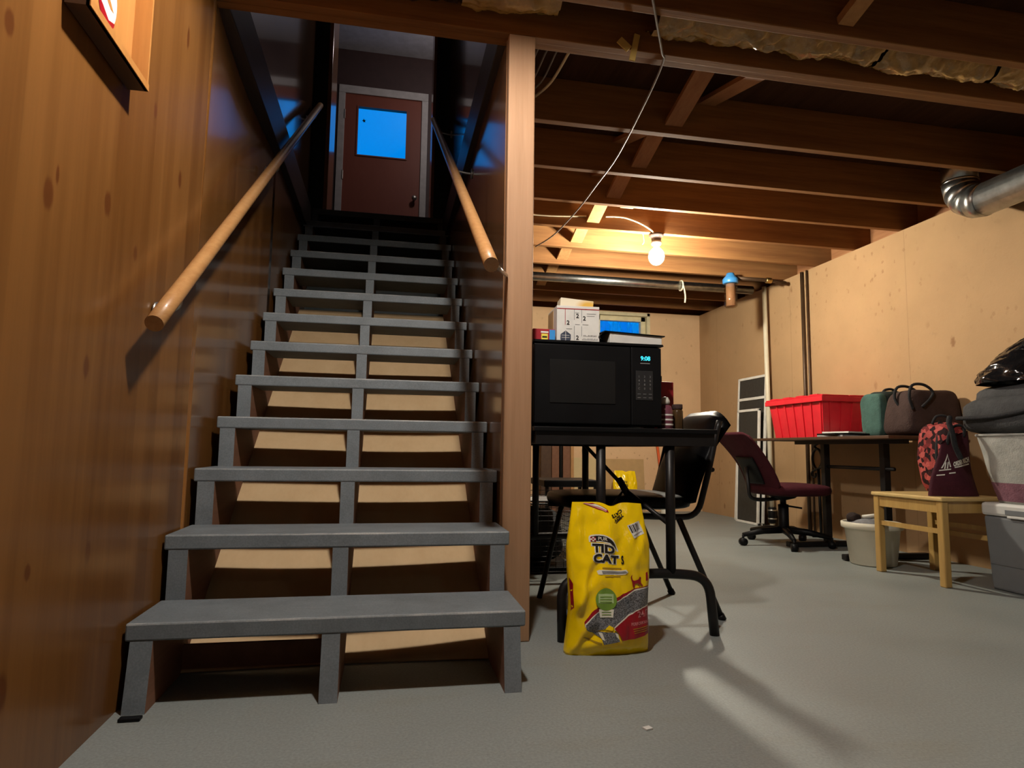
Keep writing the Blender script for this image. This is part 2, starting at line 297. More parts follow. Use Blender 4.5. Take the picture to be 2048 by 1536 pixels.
# ------------------------------------------------------------------ mesh helpers
class MB:
    def __init__(s): s.bm = bmesh.new(); s.mats = []; s.cur = 0; s.sm = False
    def mat(s, m):
        if m not in s.mats: s.mats.append(m)
        s.cur = s.mats.index(m); return s
    def smooth(s, v=True): s.sm = v; return s
    def _f(s, vs):
        try: f = s.bm.faces.new(vs)
        except ValueError: return None
        f.material_index = s.cur; f.smooth = s.sm; return f
    def box(s, x0, x1, y0, y1, z0, z1, bev=0.0, rot=None, piv=None):
        c = [(x, y, z) for x in (x0, x1) for y in (y0, y1) for z in (z0, z1)]
        P = Vector(piv) if piv else Vector(((x0 + x1) / 2, (y0 + y1) / 2, (z0 + z1) / 2))
        if bev:
            b = bmesh.new(); vs = [b.verts.new(p) for p in c]
            for q in ((0, 1, 3, 2), (4, 6, 7, 5), (0, 4, 5, 1), (2, 3, 7, 6), (0, 2, 6, 4), (1, 5, 7, 3)): b.faces.new([vs[i] for i in q])
            bmesh.ops.bevel(b, geom=b.edges[:], offset=bev, segments=2, profile=.5, affect='EDGES')
            mp = {}
            for v in b.verts:
                p = v.co.copy()
                if rot: p = P + rot @ (p - P)
                mp[v] = s.bm.verts.new(p)
            for f in b.faces: s._f([mp[v] for v in f.verts])
            b.free(); return s
        vs = []
        for p in c:
            p = Vector(p)
            if rot: p = P + rot @ (p - P)
            vs.append(s.bm.verts.new(p))
        for q in ((0, 1, 3, 2), (4, 6, 7, 5), (0, 4, 5, 1), (2, 3, 7, 6), (0, 2, 6, 4), (1, 5, 7, 3)): s._f([vs[i] for i in q])
        return s
    def bar(s, a, b, w, h, up=(0, 0, 1)):          # rectangular bar from a to b
        a, b = Vector(a), Vector(b); d = (b - a).normalized(); u = Vector(up); sd = d.cross(u).normalized(); u = sd.cross(d).normalized()
        vs = [s.bm.verts.new(p + sd * i * w / 2 + u * j * h / 2) for p in (a, b) for i in (-1, 1) for j in (-1, 1)]
        for q in ((0, 1, 3, 2), (4, 6, 7, 5), (0, 4, 5, 1), (2, 3, 7, 6), (0, 2, 6, 4), (1, 5, 7, 3)): s._f([vs[i] for i in q])
        return s
    def prism(s, poly, axis, a0, a1):               # 2-d polygon extruded along an axis
        i = 'xyz'.index(axis)
        def mk(p, a): l = list(p); l.insert(i, a); return s.bm.verts.new(l)
        A = [mk(p, a0) for p in poly]; B = [mk(p, a1) for p in poly]
        s._f(A); s._f(B[::-1]); n = len(poly)
        for k in range(n): s._f([A[k], B[k], B[(k + 1) % n], A[(k + 1) % n]])
        return s
    def tube(s, pts, r, seg=10, closed=False, cap=True):
        pts = [Vector(p) for p in pts]; n = len(pts); rings = []
        rs = r if isinstance(r, (list, tuple)) else [r] * n
        prev = None
        for k, p in enumerate(pts):
            if closed: d = (pts[(k + 1) % n] - pts[k - 1]).normalized()
            else: d = (pts[min(k + 1, n - 1)] - pts[max(k - 1, 0)]).normalized()
            if prev is None:
                u = Vector((0, 0, 1)) if abs(d.z) < .9 else Vector((1, 0, 0))
                u = (u - d * u.dot(d)).normalized()
            else: u = (prev - d * prev.dot(d)).normalized()
            prev = u; w = d.cross(u)
            rings.append([s.bm.verts.new(p + (u * math.cos(2 * PI * j / seg) + w * math.sin(2 * PI * j / seg)) * rs[k]) for j in range(seg)])
        for k in range(n if closed else n - 1):
            a, b = rings[k], rings[(k + 1) % n]
            for j in range(seg): s._f([a[j], a[(j + 1) % seg], b[(j + 1) % seg], b[j]])
        if cap and not closed: s._f(rings[0][::-1]); s._f(rings[-1])
        return s
    def lathe(s, prof, c=(0, 0, 0), seg=24, axis=(0, 0, 1), caps=True):
        ax = Vector(axis).normalized(); q = Vector((0, 0, 1)).rotation_difference(ax); c = Vector(c); rings = []
        for r, z in prof:
            rings.append([s.bm.verts.new(c + q @ Vector((r * math.cos(2 * PI * j / seg), r * math.sin(2 * PI * j / seg), z))) for j in range(seg)])
        for a, b in zip(rings, rings[1:]):
            for j in range(seg): s._f([a[j], a[(j + 1) % seg], b[(j + 1) % seg], b[j]])
        if caps: s._f(rings[0][::-1]); s._f(rings[-1])
        return s
    def blob(s, c, r, e=.5, amp=0.0, fr=6, nu=28, nv=16, flat=None, rot=0, seed=0, taper=0.0):
        c = Vector(c); g = []
        def pw(v, k): return math.copysign(abs(v) ** k, v)
        for i in range(nv + 1):
            ph = -PI / 2 + PI * i / nv; row = []
            for j in range(nu):
                th = 2 * PI * j / nu
                x = pw(math.cos(ph), e) * pw(math.cos(th), e); y = pw(math.cos(ph), e) * pw(math.sin(th), e); z = pw(math.sin(ph), e)
                k = 1 + taper * z
                p = Vector((x * r[0] * k, y * r[1] * k, z * r[2]))
                n = noise.noise(Vector((p.x * fr + seed, p.y * fr, p.z * fr))) * amp + noise.noise(Vector((p.x * fr * 2.7, p.y * fr * 2.7 + seed, p.z * fr * 2.7))) * amp * .5
                p *= 1 + n / max(.05, p.length)
                p = Matrix.Rotation(rot, 3, 'Z') @ p + c
                if flat is not None: p.z = max(p.z, flat)
                row.append(s.bm.verts.new(p))
            g.append(row)
        for i in range(nv):
            for j in range(nu): s._f([g[i][j], g[i][(j + 1) % nu], g[i + 1][(j + 1) % nu], g[i + 1][j]])
        return s
    def grid(s, fn, nu, nv):
        g = [[s.bm.verts.new(fn(i / nu, j / nv)) for i in range(nu + 1)] for j in range(nv + 1)]
        for j in range(nv):
            for i in range(nu): s._f([g[j][i], g[j][i + 1], g[j + 1][i + 1], g[j + 1][i]])
        return s
    def build(s, name, parent=None, solid=0.0):
        bm = s.bm
        bmesh.ops.remove_doubles(bm, verts=bm.verts[:], dist=1e-5)
        bmesh.ops.recalc_face_normals(bm, faces=bm.faces[:])
        org = Vector((0, 0, 0))
        if parent is not None:
            p = parent
            while p is not None: org += p.location; p = p.parent
        else:
            xs = [v.co for v in bm.verts]
            org = Vector((sum(v.x for v in xs) / len(xs), sum(v.y for v in xs) / len(xs), min(v.z for v in xs)))
            if s.keep: org = Vector((0, 0, 0))
        for v in bm.verts: v.co -= org
        me = bpy.data.meshes.new(name); bm.to_mesh(me); bm.free()
        for m in s.mats: me.materials.append(M[m])
        o = bpy.data.objects.new(name, me); COL.objects.link(o)
        if parent is not None: o.parent = parent
        else: o.location = org
        if solid:
            md = o.modifiers.new('thickness', 'SOLIDIFY'); md.thickness = solid; md.offset = 0
        return o
    keep = False
def mb(mat, smooth=False):
    b = MB(); b.mat(mat); b.sm = smooth; return b
def fillet(pts, r, n=5):
    pts = [Vector(p) for p in pts]; out = [pts[0]]
    for a, b, c in zip(pts, pts[1:], pts[2:]):
        d1 = (a - b); d2 = (c - b); k = min(r, d1.length * .48, d2.length * .48)
        p, q = b + d1.normalized() * k, b + d2.normalized() * k
        for i in range(n + 1):
            t = i / n; out.append(p * (1 - t) ** 2 + b * 2 * t * (1 - t) + q * t * t)
    out.append(pts[-1]); return out
def spline(pts, n=8):
    pts = [Vector(p) for p in pts]; P = [pts[0]] + pts + [pts[-1]]; out = []
    for i in range(1, len(P) - 2):
        for k in range(n):
            t = k / n; a, b, c, d = P[i - 1], P[i], P[i + 1], P[i + 2]
            out.append(.5 * ((2 * b) + (c - a) * t + (2 * a - 5 * b + 4 * c - d) * t * t + (-a + 3 * b - 3 * c + d) * t ** 3))
    out.append(pts[-1]); return out
def tag(o, label, cat, group=None):
    o['label'] = label; o['category'] = cat
    if group: o['group'] = group
    return o
def thing(name, label, cat, loc, group=None):
    o = bpy.data.objects.new(name, None); COL.objects.link(o); o.location = loc; o.empty_display_size = .05
    return tag(o, label, cat, group)
def struct(b, name, parent=None):
    if parent is None: b.keep = True
    o = b.build(name, parent)
    if parent is None: o['kind'] = 'structure'
    return o
def textmesh(body, size, offset=0.0):                # flat lettering outline triangles as list of (verts2d, faces)
    cu = bpy.data.curves.new('lettering', 'FONT'); cu.body = body; cu.size = size; cu.offset = offset; cu.resolution_u = 3
    cu.align_x = 'CENTER'; cu.align_y = 'CENTER'
    o = bpy.data.objects.new('lettering', cu); COL.objects.link(o)
    bpy.context.view_layer.update()
    dg = bpy.context.evaluated_depsgraph_get(); me = bpy.data.meshes.new_from_object(o.evaluated_get(dg))
    v = [(p.co.x, p.co.y) for p in me.vertices]; f = [tuple(p.vertices) for p in me.polygons]
    bpy.data.objects.remove(o); bpy.data.curves.remove(cu); bpy.data.meshes.remove(me)
    return v, f
def decal(b, mat, verts, faces, fn, maxlen=None):    # 2-d faces mapped onto a surface by fn(x, y) -> point
    t = bmesh.new(); vs = [t.verts.new((x, y, 0)) for x, y in verts]
    for f in faces:
        try: t.faces.new([vs[i] for i in f])
        except ValueError: pass
    bmesh.ops.triangulate(t, faces=t.faces[:])
    if maxlen:
        for _ in range(6):
            e = [e for e in t.edges if e.calc_length() > maxlen]
            if not e: break
            bmesh.ops.subdivide_edges(t, edges=e, cuts=1)
            bmesh.ops.triangulate(t, faces=t.faces[:])
    b.mat(mat); mp = {v: b.bm.verts.new(fn(v.co.x, v.co.y)) for v in t.verts}
    for f in t.faces: b._f([mp[v] for v in f.verts])
    t.free()
def letters(b, mat, body, size, x, y, fn, offset=0.0, ang=0.0, sx=1.0, maxlen=None):
    v, f = textmesh(body, size, offset); c, s_ = math.cos(ang), math.sin(ang)
    decal(b, mat, [(x + (p * sx) * c - q * s_, y + (p * sx) * s_ + q * c) for p, q in v], f, fn, maxlen)
def rect(x0, x1, y0, y1): return [(x0, y0), (x1, y0), (x1, y1), (x0, y1)], [(0, 1, 2, 3)]
def poly(pts): return pts, [tuple(range(len(pts)))]
def ell(cx, cy, rx, ry, n=28): return poly([(cx + rx * math.cos(2 * PI * k / n), cy + ry * math.sin(2 * PI * k / n)) for k in range(n)])
def ordn(k): return ['first', 'second', 'third', 'fourth', 'fifth', 'sixth', 'seventh', 'eighth', 'ninth', 'tenth', 'eleventh'][k]

# ================================================================== SETTING
W, RISE, RUN, Z0, H = .96, .174, .2393, .023, 2.075
SUB = H + .20
XR, YB, YF = 3.85, 4.63, -4.6
struct(mb('floor').box(-.2, XR + .2, YF - .1, YB + .2, -.12, 0), 'floor')
b = mb('pine'); b.box(-.09, -.008, YF, .405, 0, H); b.box(-.09, -.06, .405, YB, 0, H)
b.mat('pine_gloss'); b.smooth(); b.grid(lambda u, v: Vector((-.008 - .023 * math.sin(PI * u), .405 + 1.22 * u, H * v)), 24, 2); b.mat('pine'); b.smooth(False); b.box(-.09, -.008, 1.625, YB, 0, H)
struct(b, 'wall_left')
struct(mb('plaster').box(XR, XR + .2, YF, YB + .2, 0, H), 'wall_right')
b = mb('plaster_back'); wx0, wx1, wz0, wz1 = 2.66, 3.28, 1.62, 2.065
for q in ((-.2, wx0, 0, H), (wx1, XR, 0, H), (wx0, wx1, 0, wz0), (wx0, wx1, wz1, H)): b.box(q[0], q[1], YB, YB + .2, q[2], q[3])
struct(b, 'wall_back')
struct(mb('shade_wall').box(-.2, XR + .2, YF - .1, YF, 0, SUB), 'wall_near')
struct(mb('stair_panel').box(.965, 1.055, .445, 2.95, 0, H), 'wall_stair')
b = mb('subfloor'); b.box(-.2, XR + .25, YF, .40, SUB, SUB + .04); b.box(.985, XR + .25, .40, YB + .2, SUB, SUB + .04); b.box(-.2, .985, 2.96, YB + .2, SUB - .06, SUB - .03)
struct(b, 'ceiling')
struct(mb('jamb').box(-.06, .965, 2.945, 2.99, 0, SUB - .06), 'shade_sheet_under_landing')  # dark sheet added to make the gaps between the upper treads look shaded
# upper stairwell and hall
struct(mb('dark_panel').box(-.09, -.004, .40, 2.95, H + .2, 4.86), 'wall_stairwell_left')
struct(mb('dark_panel').box(.964, 1.05, .48, 2.95, H + .2, 4.86), 'wall_stairwell_right')
struct(mb('shade_wall').box(-.09, 1.05, .34, .40, SUB + .04, 4.86), 'wall_stairwell_near')
struct(mb('dark_trim').box(-.06, .022, .48, 2.90, H + .004, H + .2, .004), 'trim_1')
struct(mb('dark_trim').box(.938, .985, .48, 2.90, H + .004, H + .2, .004), 'trim_2')
struct(mb('landing').box(-.75, 1.6, 2.94, 5.02, 2.245, 2.283), 'floor_hall')
struct(mb('white_ceiling').box(-.8, 1.7, .34, 5.2, 4.80, 4.86), 'ceiling_hall')
b = mb('maroon_wall'); b.box(-.8, -.02, 4.95, 5.05, 2.283, 4.80); b.box(.914, 1.7, 4.95, 5.05, 2.283, 4.80); b.box(-.02, .914, 4.95, 5.05, 4.40, 4.80)
struct(b, 'wall_hall_far')
struct(mb('maroon_wall').box(-.86, -.75, 2.95, 5.05, 2.283, 4.80), 'wall_hall_left'); struct(mb('maroon_wall').box(1.6, 1.7, 2.95, 5.05, 2.283, 4.80), 'wall_hall_right')
b = mb('jamb'); b.box(-.75, .090, 2.90, 2.98, 2.283, 4.80); struct(b, 'wall_jamb_left')
b = mb('jamb'); b.box(.868, 1.6, 2.90, 2.98, 2.283, 4.80); struct(b, 'wall_jamb_right')
struct(mb('jamb_edge').box(.090, .118, 2.885, 3.26, 2.283, 4.80, .003), 'trim_3')
struct(mb('jamb_edge').box(.846, .868, 2.885, 3.10, 2.283, 4.80, .003), 'trim_4')
hl = bpy.data.lights.new('hall_fill', 'POINT'); hl.energy = 14.0; hl.color = (1, .9, .85); hl.shadow_soft_size = .08  # unseen fill light added to brighten the upper hall, no fixture there
hlo = bpy.data.objects.new('hall_fill', hl); COL.objects.link(hlo); hlo.location = (1.25, 3.7, 4.35)
# upstairs door
d1 = bpy.data.objects.new('door_1', None); COL.objects.link(d1); d1.location = (.45, 4.95, 2.283); d1['kind'] = 'structure'
wx, wX, wz, wZ = .187, .686, 3.658, 4.183
b = mb('door'); yb = (4.955, 4.995)
for q in ((.05, wx, 2.29, 4.315), (wX, .845, 2.29, 4.315), (wx, wX, 2.29, wz), (wx, wX, wZ, 4.315)): b.box(q[0], q[1], *yb, q[2], q[3])
b.build('door_panel', d1)
b = mb('white_trim'); b.box(-.018, .05, 4.935, 4.99, 2.283, 4.3145, .004); b.box(.845, .912, 4.935, 4.99, 2.283, 4.3145, .004); b.box(-.018, .912, 4.935, 4.99, 4.315, 4.40, .004); b.build('door_frame', d1)
b = mb('door'); e = .014
b.box(wx - e, wX + e, 4.946, 4.956, wz - e, wz); b.box(wx - e, wX + e, 4.946, 4.956, wZ, wZ + e); b.box(wx - e, wx, 4.946, 4.956, wz, wZ); b.box(wX, wX + e, 4.946, 4.956, wz, wZ); b.build('window_bead', d1)
mb('pane').box(wx, wX, 4.972, 4.976, wz, wZ).build('window_pane', d1)
b = mb('steel', True); b.lathe([(.006, 0), (.012, .004), (.012, .035), (.026, .045), (.028, .06), (.02, .072), (.001, .074)], (.79, 4.955, 3.22), 18, (0, -1, 0)); b.build('door_knob', d1)
b = mb('steel')
for zz in (2.55, 3.42, 4.08): b.box(.043, .056, 4.93, 4.957, zz - .05, zz + .05, .002)
b.build('hinge', d1)
b = mb('black_plastic'); decal(b, 'black_plastic', *poly([(.225, 4.04), (.238, 4.05), (.243, 4.066), (.25, 4.05), (.268, 4.052), (.256, 4.04), (.262, 4.022), (.247, 4.03), (.24, 4.018), (.24, 4.034)]), lambda x, z: Vector((x, 4.97, z)))
b.build('bird_sticker', d1)
# far basement window
w1 = bpy.data.objects.new('window_1', None); COL.objects.link(w1); w1.location = (2.97, YB, wz0); w1['kind'] = 'structure'
b = mb('cream_frame')
for (a, c, y0, t) in ((0, 0, YB - .018, .035), (.035, .035, YB + .03, .05)):
    x0, x1, z0, z1 = wx0 + a, wx1 - a, wz0 + a, wz1 - a
    b.box(x0, x1, y0, y0 + .06, z1 - t, z1, .003); b.box(x0, x1, y0, y0 + .06, z0, z0 + t, .003); b.box(x0, x0 + t, y0, y0 + .06, z0, z1, .003); b.box(x1 - t, x1, y0, y0 + .06, z0, z1, .003)
b.build('window_frame', w1)
mb('pane').box(wx0 + .08, wx1 - .08, YB + .055, YB + .06, wz0 + .08, wz1 - .08).build('window_pane', w1)
b = mb('well', True)
b.grid(lambda u, v: Vector((2.3 + 1.4 * u, YB + .75 + .02 * math.sin(u * 70) - .5 * (2 * u - 1) ** 2, 1.2 + .95 * v + .05 * math.sin(u * 31) * v + .03 * math.sin(u * 83) * v)), 140, 2); struct(b, 'exterior_window_well')

# ------------------------------------------------------------------ joists, header, bridging
JW = .038
joist_far = [-3.58, -3.12, -.82, -.30, .205]
JF = [.99, 1.44, 1.865, 2.29, 2.71, 3.14, 3.55, 3.96, 4.38]
NEARLAB = ['ceiling joist farthest from the stairs', 'exposed ceiling joist next to the bulb deep in the near room', 'exposed ceiling joist on the near side of the lamp over the stair foot',
           'exposed ceiling joist second in front of the stair header', 'exposed ceiling joist just in front of the stair header']
for y, lab in zip(joist_far, NEARLAB):
    tag(mb('joist').box(-.085, XR + .12, y - JW, y, H, SUB, .003).build('ceiling_joist'), lab, 'joist', 'exposed ceiling joists')
b = mb('joist'); b.box(-.085, XR + .12, .400, .437, H, SUB, .003); b.box(1.06, XR + .12, .4385, .476, H + .004, SUB, .003); b.box(-.085, 1.055, .4385, .476, H, SUB, .003)
tag(b.build('header_beam'), 'doubled wooden header beam across the top of the stair opening', 'beam')
JL = ['first', 'second', 'third', 'fourth', 'fifth', 'sixth', 'seventh', 'eighth', 'ninth']
for k, y in enumerate(JF):
    lab = f'{JL[k]} exposed ceiling joist behind the doubled header beam' if k != 3 else 'fourth exposed ceiling joist behind the header, the light bulb under it'
    tag(mb('joist').box(1.055, XR + .12, y - JW, y, H, SUB, .003).build('ceiling_joist'), lab, 'joist', 'exposed ceiling joists')
struct(mb('joist_y').box(XR + .12, XR + .16, YF, YB + .15, H, SUB), 'trim_5')
struct(mb('joist').box(-.2, XR + .16, YB + .15, YB + .19, H, SUB), 'trim_7')
struct(mb('joist_y').box(XR + .01, XR + .115, YF, YB + .15, H - .0, H + .004), 'trim_6')
edges = [.476] + JF
for k in range(len(JF) - 1):
    y0, y1 = edges[k] + .001, JF[k] - JW - .001
    xc = 1.84 + .012 * k
    for q, (za, zb) in enumerate(((SUB - .03, H + .045), (H + .045, SUB - .03))):
        if k == 0 and q == 1: xo = .17
        else: xo = 0.0 if q == 0 else -.10
        m_ = mb('bridging' if k > 2 else 'joist_y'); d = Vector((0, y1 - y0, zb - za)).normalized()
        m_.bar((xc + xo, y0, za), (xc + xo, y1, zb), .085, .02, (0, 0, 1))
        side = 'rising towards the far wall' if q else 'falling towards the far wall'
        tag(m_.build('cross_brace'), f'diagonal wooden brace {side} in {ordn(k)} joist bay behind header', 'brace', 'cross braces between the joists')
m_ = mb('bridging'); m_.bar((2.12, -.299, SUB - .03), (2.12, .166, H + .05), .06, .03); tag(m_.build('cross_brace'), 'diagonal wooden brace in the joist bay nearest the camera', 'brace', 'cross braces between the joists')
tag(mb('plywood').box(1.93, 2.01, JF[2] + .001, JF[2] + .018, H + .004, H + .15).build('junction_cover'), 'small yellow board fixed flat beside the third joist near the bulb', 'board')
# insulation batts in the bay in front of the header
def batt(x0, x1, mat, label, sag, seed, ylo=.21, yhi=.398):
    b = mb(mat, True)
    def fn(u, v):
        x = x0 + (x1 - x0) * u; y = ylo + (yhi - ylo) * v
        n = noise.noise(Vector((x * 7, y * 9, seed))) * .024 + noise.noise(Vector((x * 23, y * 34, seed))) * .015 + abs(noise.noise(Vector((x * 45 + y * 30, y * 40, seed)))) * .010
        return Vector((x, y, H + .075 - sag * math.sin(PI * v) + n))
    b.grid(fn, max(8, int((x1 - x0) * 110)), 26)
    b.grid(lambda u, v: Vector((x0 + (x1 - x0) * u, ylo + (yhi - ylo) * v, SUB - .01)), 1, 1)
    return tag(b.build('insulation_batt'), label, 'insulation', 'insulation batts in the front joist bay')
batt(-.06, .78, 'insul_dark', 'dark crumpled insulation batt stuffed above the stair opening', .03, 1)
batt(.79, 1.12, 'kraft', 'crinkled golden insulation batt just above the top of the post', .05, 5)
batt(1.47, 2.36, 'kraft', 'crinkled golden insulation batt beside the grey cable, bulging down', .06, 9)
batt(2.375, 2.86, 'kraft', 'second golden insulation batt along the bay, its torn edge curling', .07, 13)
batt(2.87, 3.80, 'kraft', 'last golden insulation batt in the bay, nearest the right wall', .07, 17)
# torn paper scraps on the header
for (x, z, w, h, a, lab) in ((1.43, H + .03, .022, .075, .2, 'torn strip of golden paper hanging from the header beside the cable'), (1.39, H + .02, .05, .02, .7, 'small folded yellow paper tab on the header face')):
    b = mb('yellow_paper'); R = Matrix.Rotation(a, 3, 'Y'); b.box(x - w / 2, x + w / 2, .392, .398, z - h, z + h * .4, 0, R); tag(b.build('paper_scrap'), lab, 'paper')

# ------------------------------------------------------------------ staircase
st = thing('staircase', 'grey painted open riser wooden staircase climbing to the upstairs door', 'stairs', (W / 2, 0, 0))
TT = .041
def zt(i): return (i + 1) * RISE + Z0
for i in range(12):
    b = mb('tread'); y0 = i * RUN
    def wob(x, z, k=i): return .0025 * noise.noise(Vector((x * 9, z * 40, k * 3.1)))
    bm_ = bmesh.new()
    b.box(0.0, W, y0, y0 + RUN + .004, zt(i) - TT, zt(i), .0045)
    b.mat('tread_edge')
    bmesh.ops.recalc_face_normals(b.bm, faces=b.bm.faces[:])
    for f in b.bm.faces:
        if f.normal.y < -.25 and f.normal.z > .25: f.material_index = b.cur
    b.build('tread', st)
slope = RISE / RUN
def under(y): return slope * (y - .232)
for (x0, x1) in ((.012, .062), (.446, .490), (.902, .946)):
    pts = [(-.024, 0), (.0015, zt(0) - TT)]
    for i in range(12):
        pts += [((i + 1) * RUN + .0015, zt(i) - TT)] if i else [((i + 1) * RUN + .0015, zt(0) - TT)]
        if i < 11: pts += [((i + 1) * RUN + .0015, zt(i + 1) - TT)]
    pts += [(12 * RUN + .0015, 2.24), (2.938, 2.24), (2.938, under(2.938)), (.232, 0)]
    b = mb('raw_stringer'); b.prism(pts, 'x', x0, x1)
    b.mat('tread')
    bmesh.ops.recalc_face_normals(b.bm, faces=b.bm.faces[:])
    for f in b.bm.faces:
        if f.normal.y < -.6 and f.calc_center_median().y < .05 + 12 * RUN: f.material_index = b.cur
    b.build('stringer', st)
b = mb('hardboard', True)
def pan(u, v):
    y = .246 + 1.95 * v; x = .004 + .952 * u
    sag = (.034 * (1 - v) ** 2.0) * math.sin(PI * u) + .006 * math.sin(5 * u + 9 * v) * (1 - v)
    return Vector((x, y + sag * .58, max(.003, under(y) - .012 - sag * .8)))
b.grid(pan, 24, 60); b.build('backing_board', st, .006)
b = mb('landing'); b.box(0, W, 12 * RUN, 2.938, 2.243, 2.284, .004); b.build('landing_nosing', st)
b = mb('raw_stringer'); b.box(.062, .446, .247, .262, .012, .075); b.build('kick_board', st)
# post
b = mb('post'); b.box(.966, 1.06, .398, .443, 0, H - .001, .004); tag(b.build('stair_post'), 'rough brown wooden post standing at the open end of stair wall', 'post')
# handrails
def rail(name, label, a, bq, wallx, ks):
    a, bq = Vector(a), Vector(bq); t = thing(name, label, 'handrail', tuple(a))
    b = mb('rail', True); n = 24; b.tube([a + (bq - a) * k / n for k in range(n + 1)], .0205, 20); o = b.build('dowel', t)
    for p in o.data.polygons:
        if len(p.vertices) > 4: p.use_smooth = False
    for k in ks:
        p = a + (bq - a) * k; s = 1 if wallx > p.x else -1
        b = mb('steel', True); b.tube(fillet([(wallx - s * .002, p.y + .01, p.z - .062), (wallx - s * .03, p.y + .01, p.z - .062), (p.x, p.y, p.z - .05), (p.x, p.y, p.z - .018)], .02), .006, 8)
        b.lathe([(.001, -.001), (.024, 0), (.024, .005), (.001, .006)], (wallx - s * .001, p.y + .01, p.z - .062), 16, (-s, 0, 0)); b.build('bracket', t)
rail('handrail', 'round wooden handrail dowel on the left pine wall', (.056, -.118, .892), (.056, 2.78, 2.995), -.006, (.06, .5, .93))
rail('handrail', 'round wooden handrail dowel on the wall beside the post', (.846, -.045, 1.105), (.846, 2.80, 2.99), .965, (.5, .93))
b = mb('steel', True); b.tube([(.862, .0, 1.122), (.966, .392, 1.20)], .006, 8); tag(b.build('rail_stay'), 'thin metal stay tying the right handrail to the post', 'bracket')

# ------------------------------------------------------------------ bulbs
def lamp(x, y, key, label, sx=.045, H=H):
    t = thing('ceiling_bulb', label, 'light bulb', (x, y, H - .07), 'bare bulbs under the joists')
    b = mb('socket_dark', True); b.lathe([(.001, H - .0005), (.045, H - .001), (.05, H - .012), (.036, H - .022), (.03, H - .05)], (x, y, 0), 24); b.mat('porcelain'); b.lathe([(.03, H - .05), (.034, H - .052), (.030, H - .075), (.022, H - .08)], (x, y, 0), 24); b.build('lampholder', t)
    r = sx; zc = H - .155
    b = mb(key, True); prof = [(.013, H - .081), (.016, H - .092)]
    for k in range(13):
        a = math.radians(52 - 142 * k / 12); prof.append((max(.0008, r * math.cos(a)), zc + r * 1.12 * math.sin(a)))
    b.lathe(prof, (x, y, 0), 24); b.build('bulb', t)
lamp(2.33, JF[3] - .02, 'bulbA', 'bare lit bulb hanging under the fourth ceiling joist', .052)
lamp(.74, -.58, 'bulbC', 'bare lit bulb above the foot of the stairs', .045, SUB)
lamp(2.5, -3.35, 'bulbD', 'bare lit bulb deep in the near room', .045, SUB)
# cables
def cable(name, label, pts, r, mat, cat='cable'):
    b = mb(mat, True); b.tube(spline(pts, 8), r, 8); return tag(b.build(name), label, cat)
cable('cable', 'thin grey cable swagging from the front joist to the post', [(1.37, .10, H - .004), (1.45, .24, H - .006), (1.53, .38, H - .006), (1.56, .44, H - .006), (1.60, .70, H - .012), (1.66, 1.2, H - .012), (1.67, 1.55, H - .012), (1.67, 1.9, H - .02), (1.64, 2.35, H - .03), (1.59, 2.68, H - .012)], .0045, 'wire_grey')
cable('cable', 'white cable running from the yellow board to the bulb holder', [(1.96, JF[3] - .046, H + .082), (2.04, JF[3] - .046, H + .088), (2.12, JF[3] - .046, H + .082), (2.22, JF[3] - .047, H + .05), (2.285, JF[3] - .05, H + .012), (2.305, JF[3] - .046, H - .012)], .006, 'wire_white')
cable('cable', 'white cable clipped along the joist beside the post', [(1.20, JF[3] - .046, H + .075), (1.40, JF[3] - .046, H + .058), (1.60, JF[3] - .046, H + .058), (1.83, JF[3] - .046, H + .074)], .006, 'wire_white')
cable('cable', 'thin pull cord hanging beside the bulb holder', [(2.24, JF[3] + .004, H + .05), (2.245, JF[3] + .006, H - .0), (2.25, JF[3] + .004, H - .05), (2.24, JF[3] + .0, H - .07)], .003, 'wire_white')
for k, (x, yy) in enumerate(((1.12, .60), (1.155, .62), (1.195, .60), (1.235, .58))):
    cable('cable', ['leftmost of four pale cables dropping in the dark first bay', 'second of four pale cables in the dark first bay', 'third of four pale cables in the dark first bay', 'wavy cream cable in the dark first bay, right of three straight ones'][k],
          [(x + .02, .48, H + .10), (x + .01 * (k == 3), yy, H + .10), (x - .012, .80, H + .09), (x - .05, .95, H + .10)], .004 if k < 3 else .006, 'wire_grey' if k < 3 else 'wire_white')

# ------------------------------------------------------------------ left wall box
t = thing('wall_box', 'shallow open wooden box mounted high on the pine wall', 'box', (0, -.34, 1.405))
bx = .037
mb('boxdark').box(-.004, bx, -.49, -.2, 1.402, 1.411).build('bottom', t)  # shade of the underside put into the colour
mb('boxwood').box(-.006, .001, -.49, -.2, 1.411, 1.80).build('back', t)
mb('boxwood').box(.001, bx, -.207, -.2, 1.4105, 1.80).build('side', t); mb('boxwood').box(.001, bx, -.49, -.483, 1.4105, 1.80).build('side', t)
mb('boxwood').box(bx - .006, bx + .002, -.49, -.2, 1.402, 1.418).build('front_lip', t)
b = mb('white_print'); f_ = lambda y, z: Vector((.0016, y, z))
decal(b, 'white_print', *ell(-.340, 1.520, .044, .060), f_); decal(b, 'b_red', *poly([(-.380, 1.500), (-.36, 1.492), (-.33, 1.478), (-.302, 1.488), (-.305, 1.478), (-.318, 1.466), (-.338, 1.4605), (-.355, 1.464), (-.370, 1.475), (-.379, 1.49)]), lambda y, z: Vector((.0021, y, z))); decal(b, 'boxwood', *poly([(-.365, 1.53), (-.345, 1.515), (-.325, 1.505), (-.310, 1.506), (-.33, 1.522), (-.35, 1.535)]), lambda y, z: Vector((.0021, y, z)))
b.build('sticker', t)

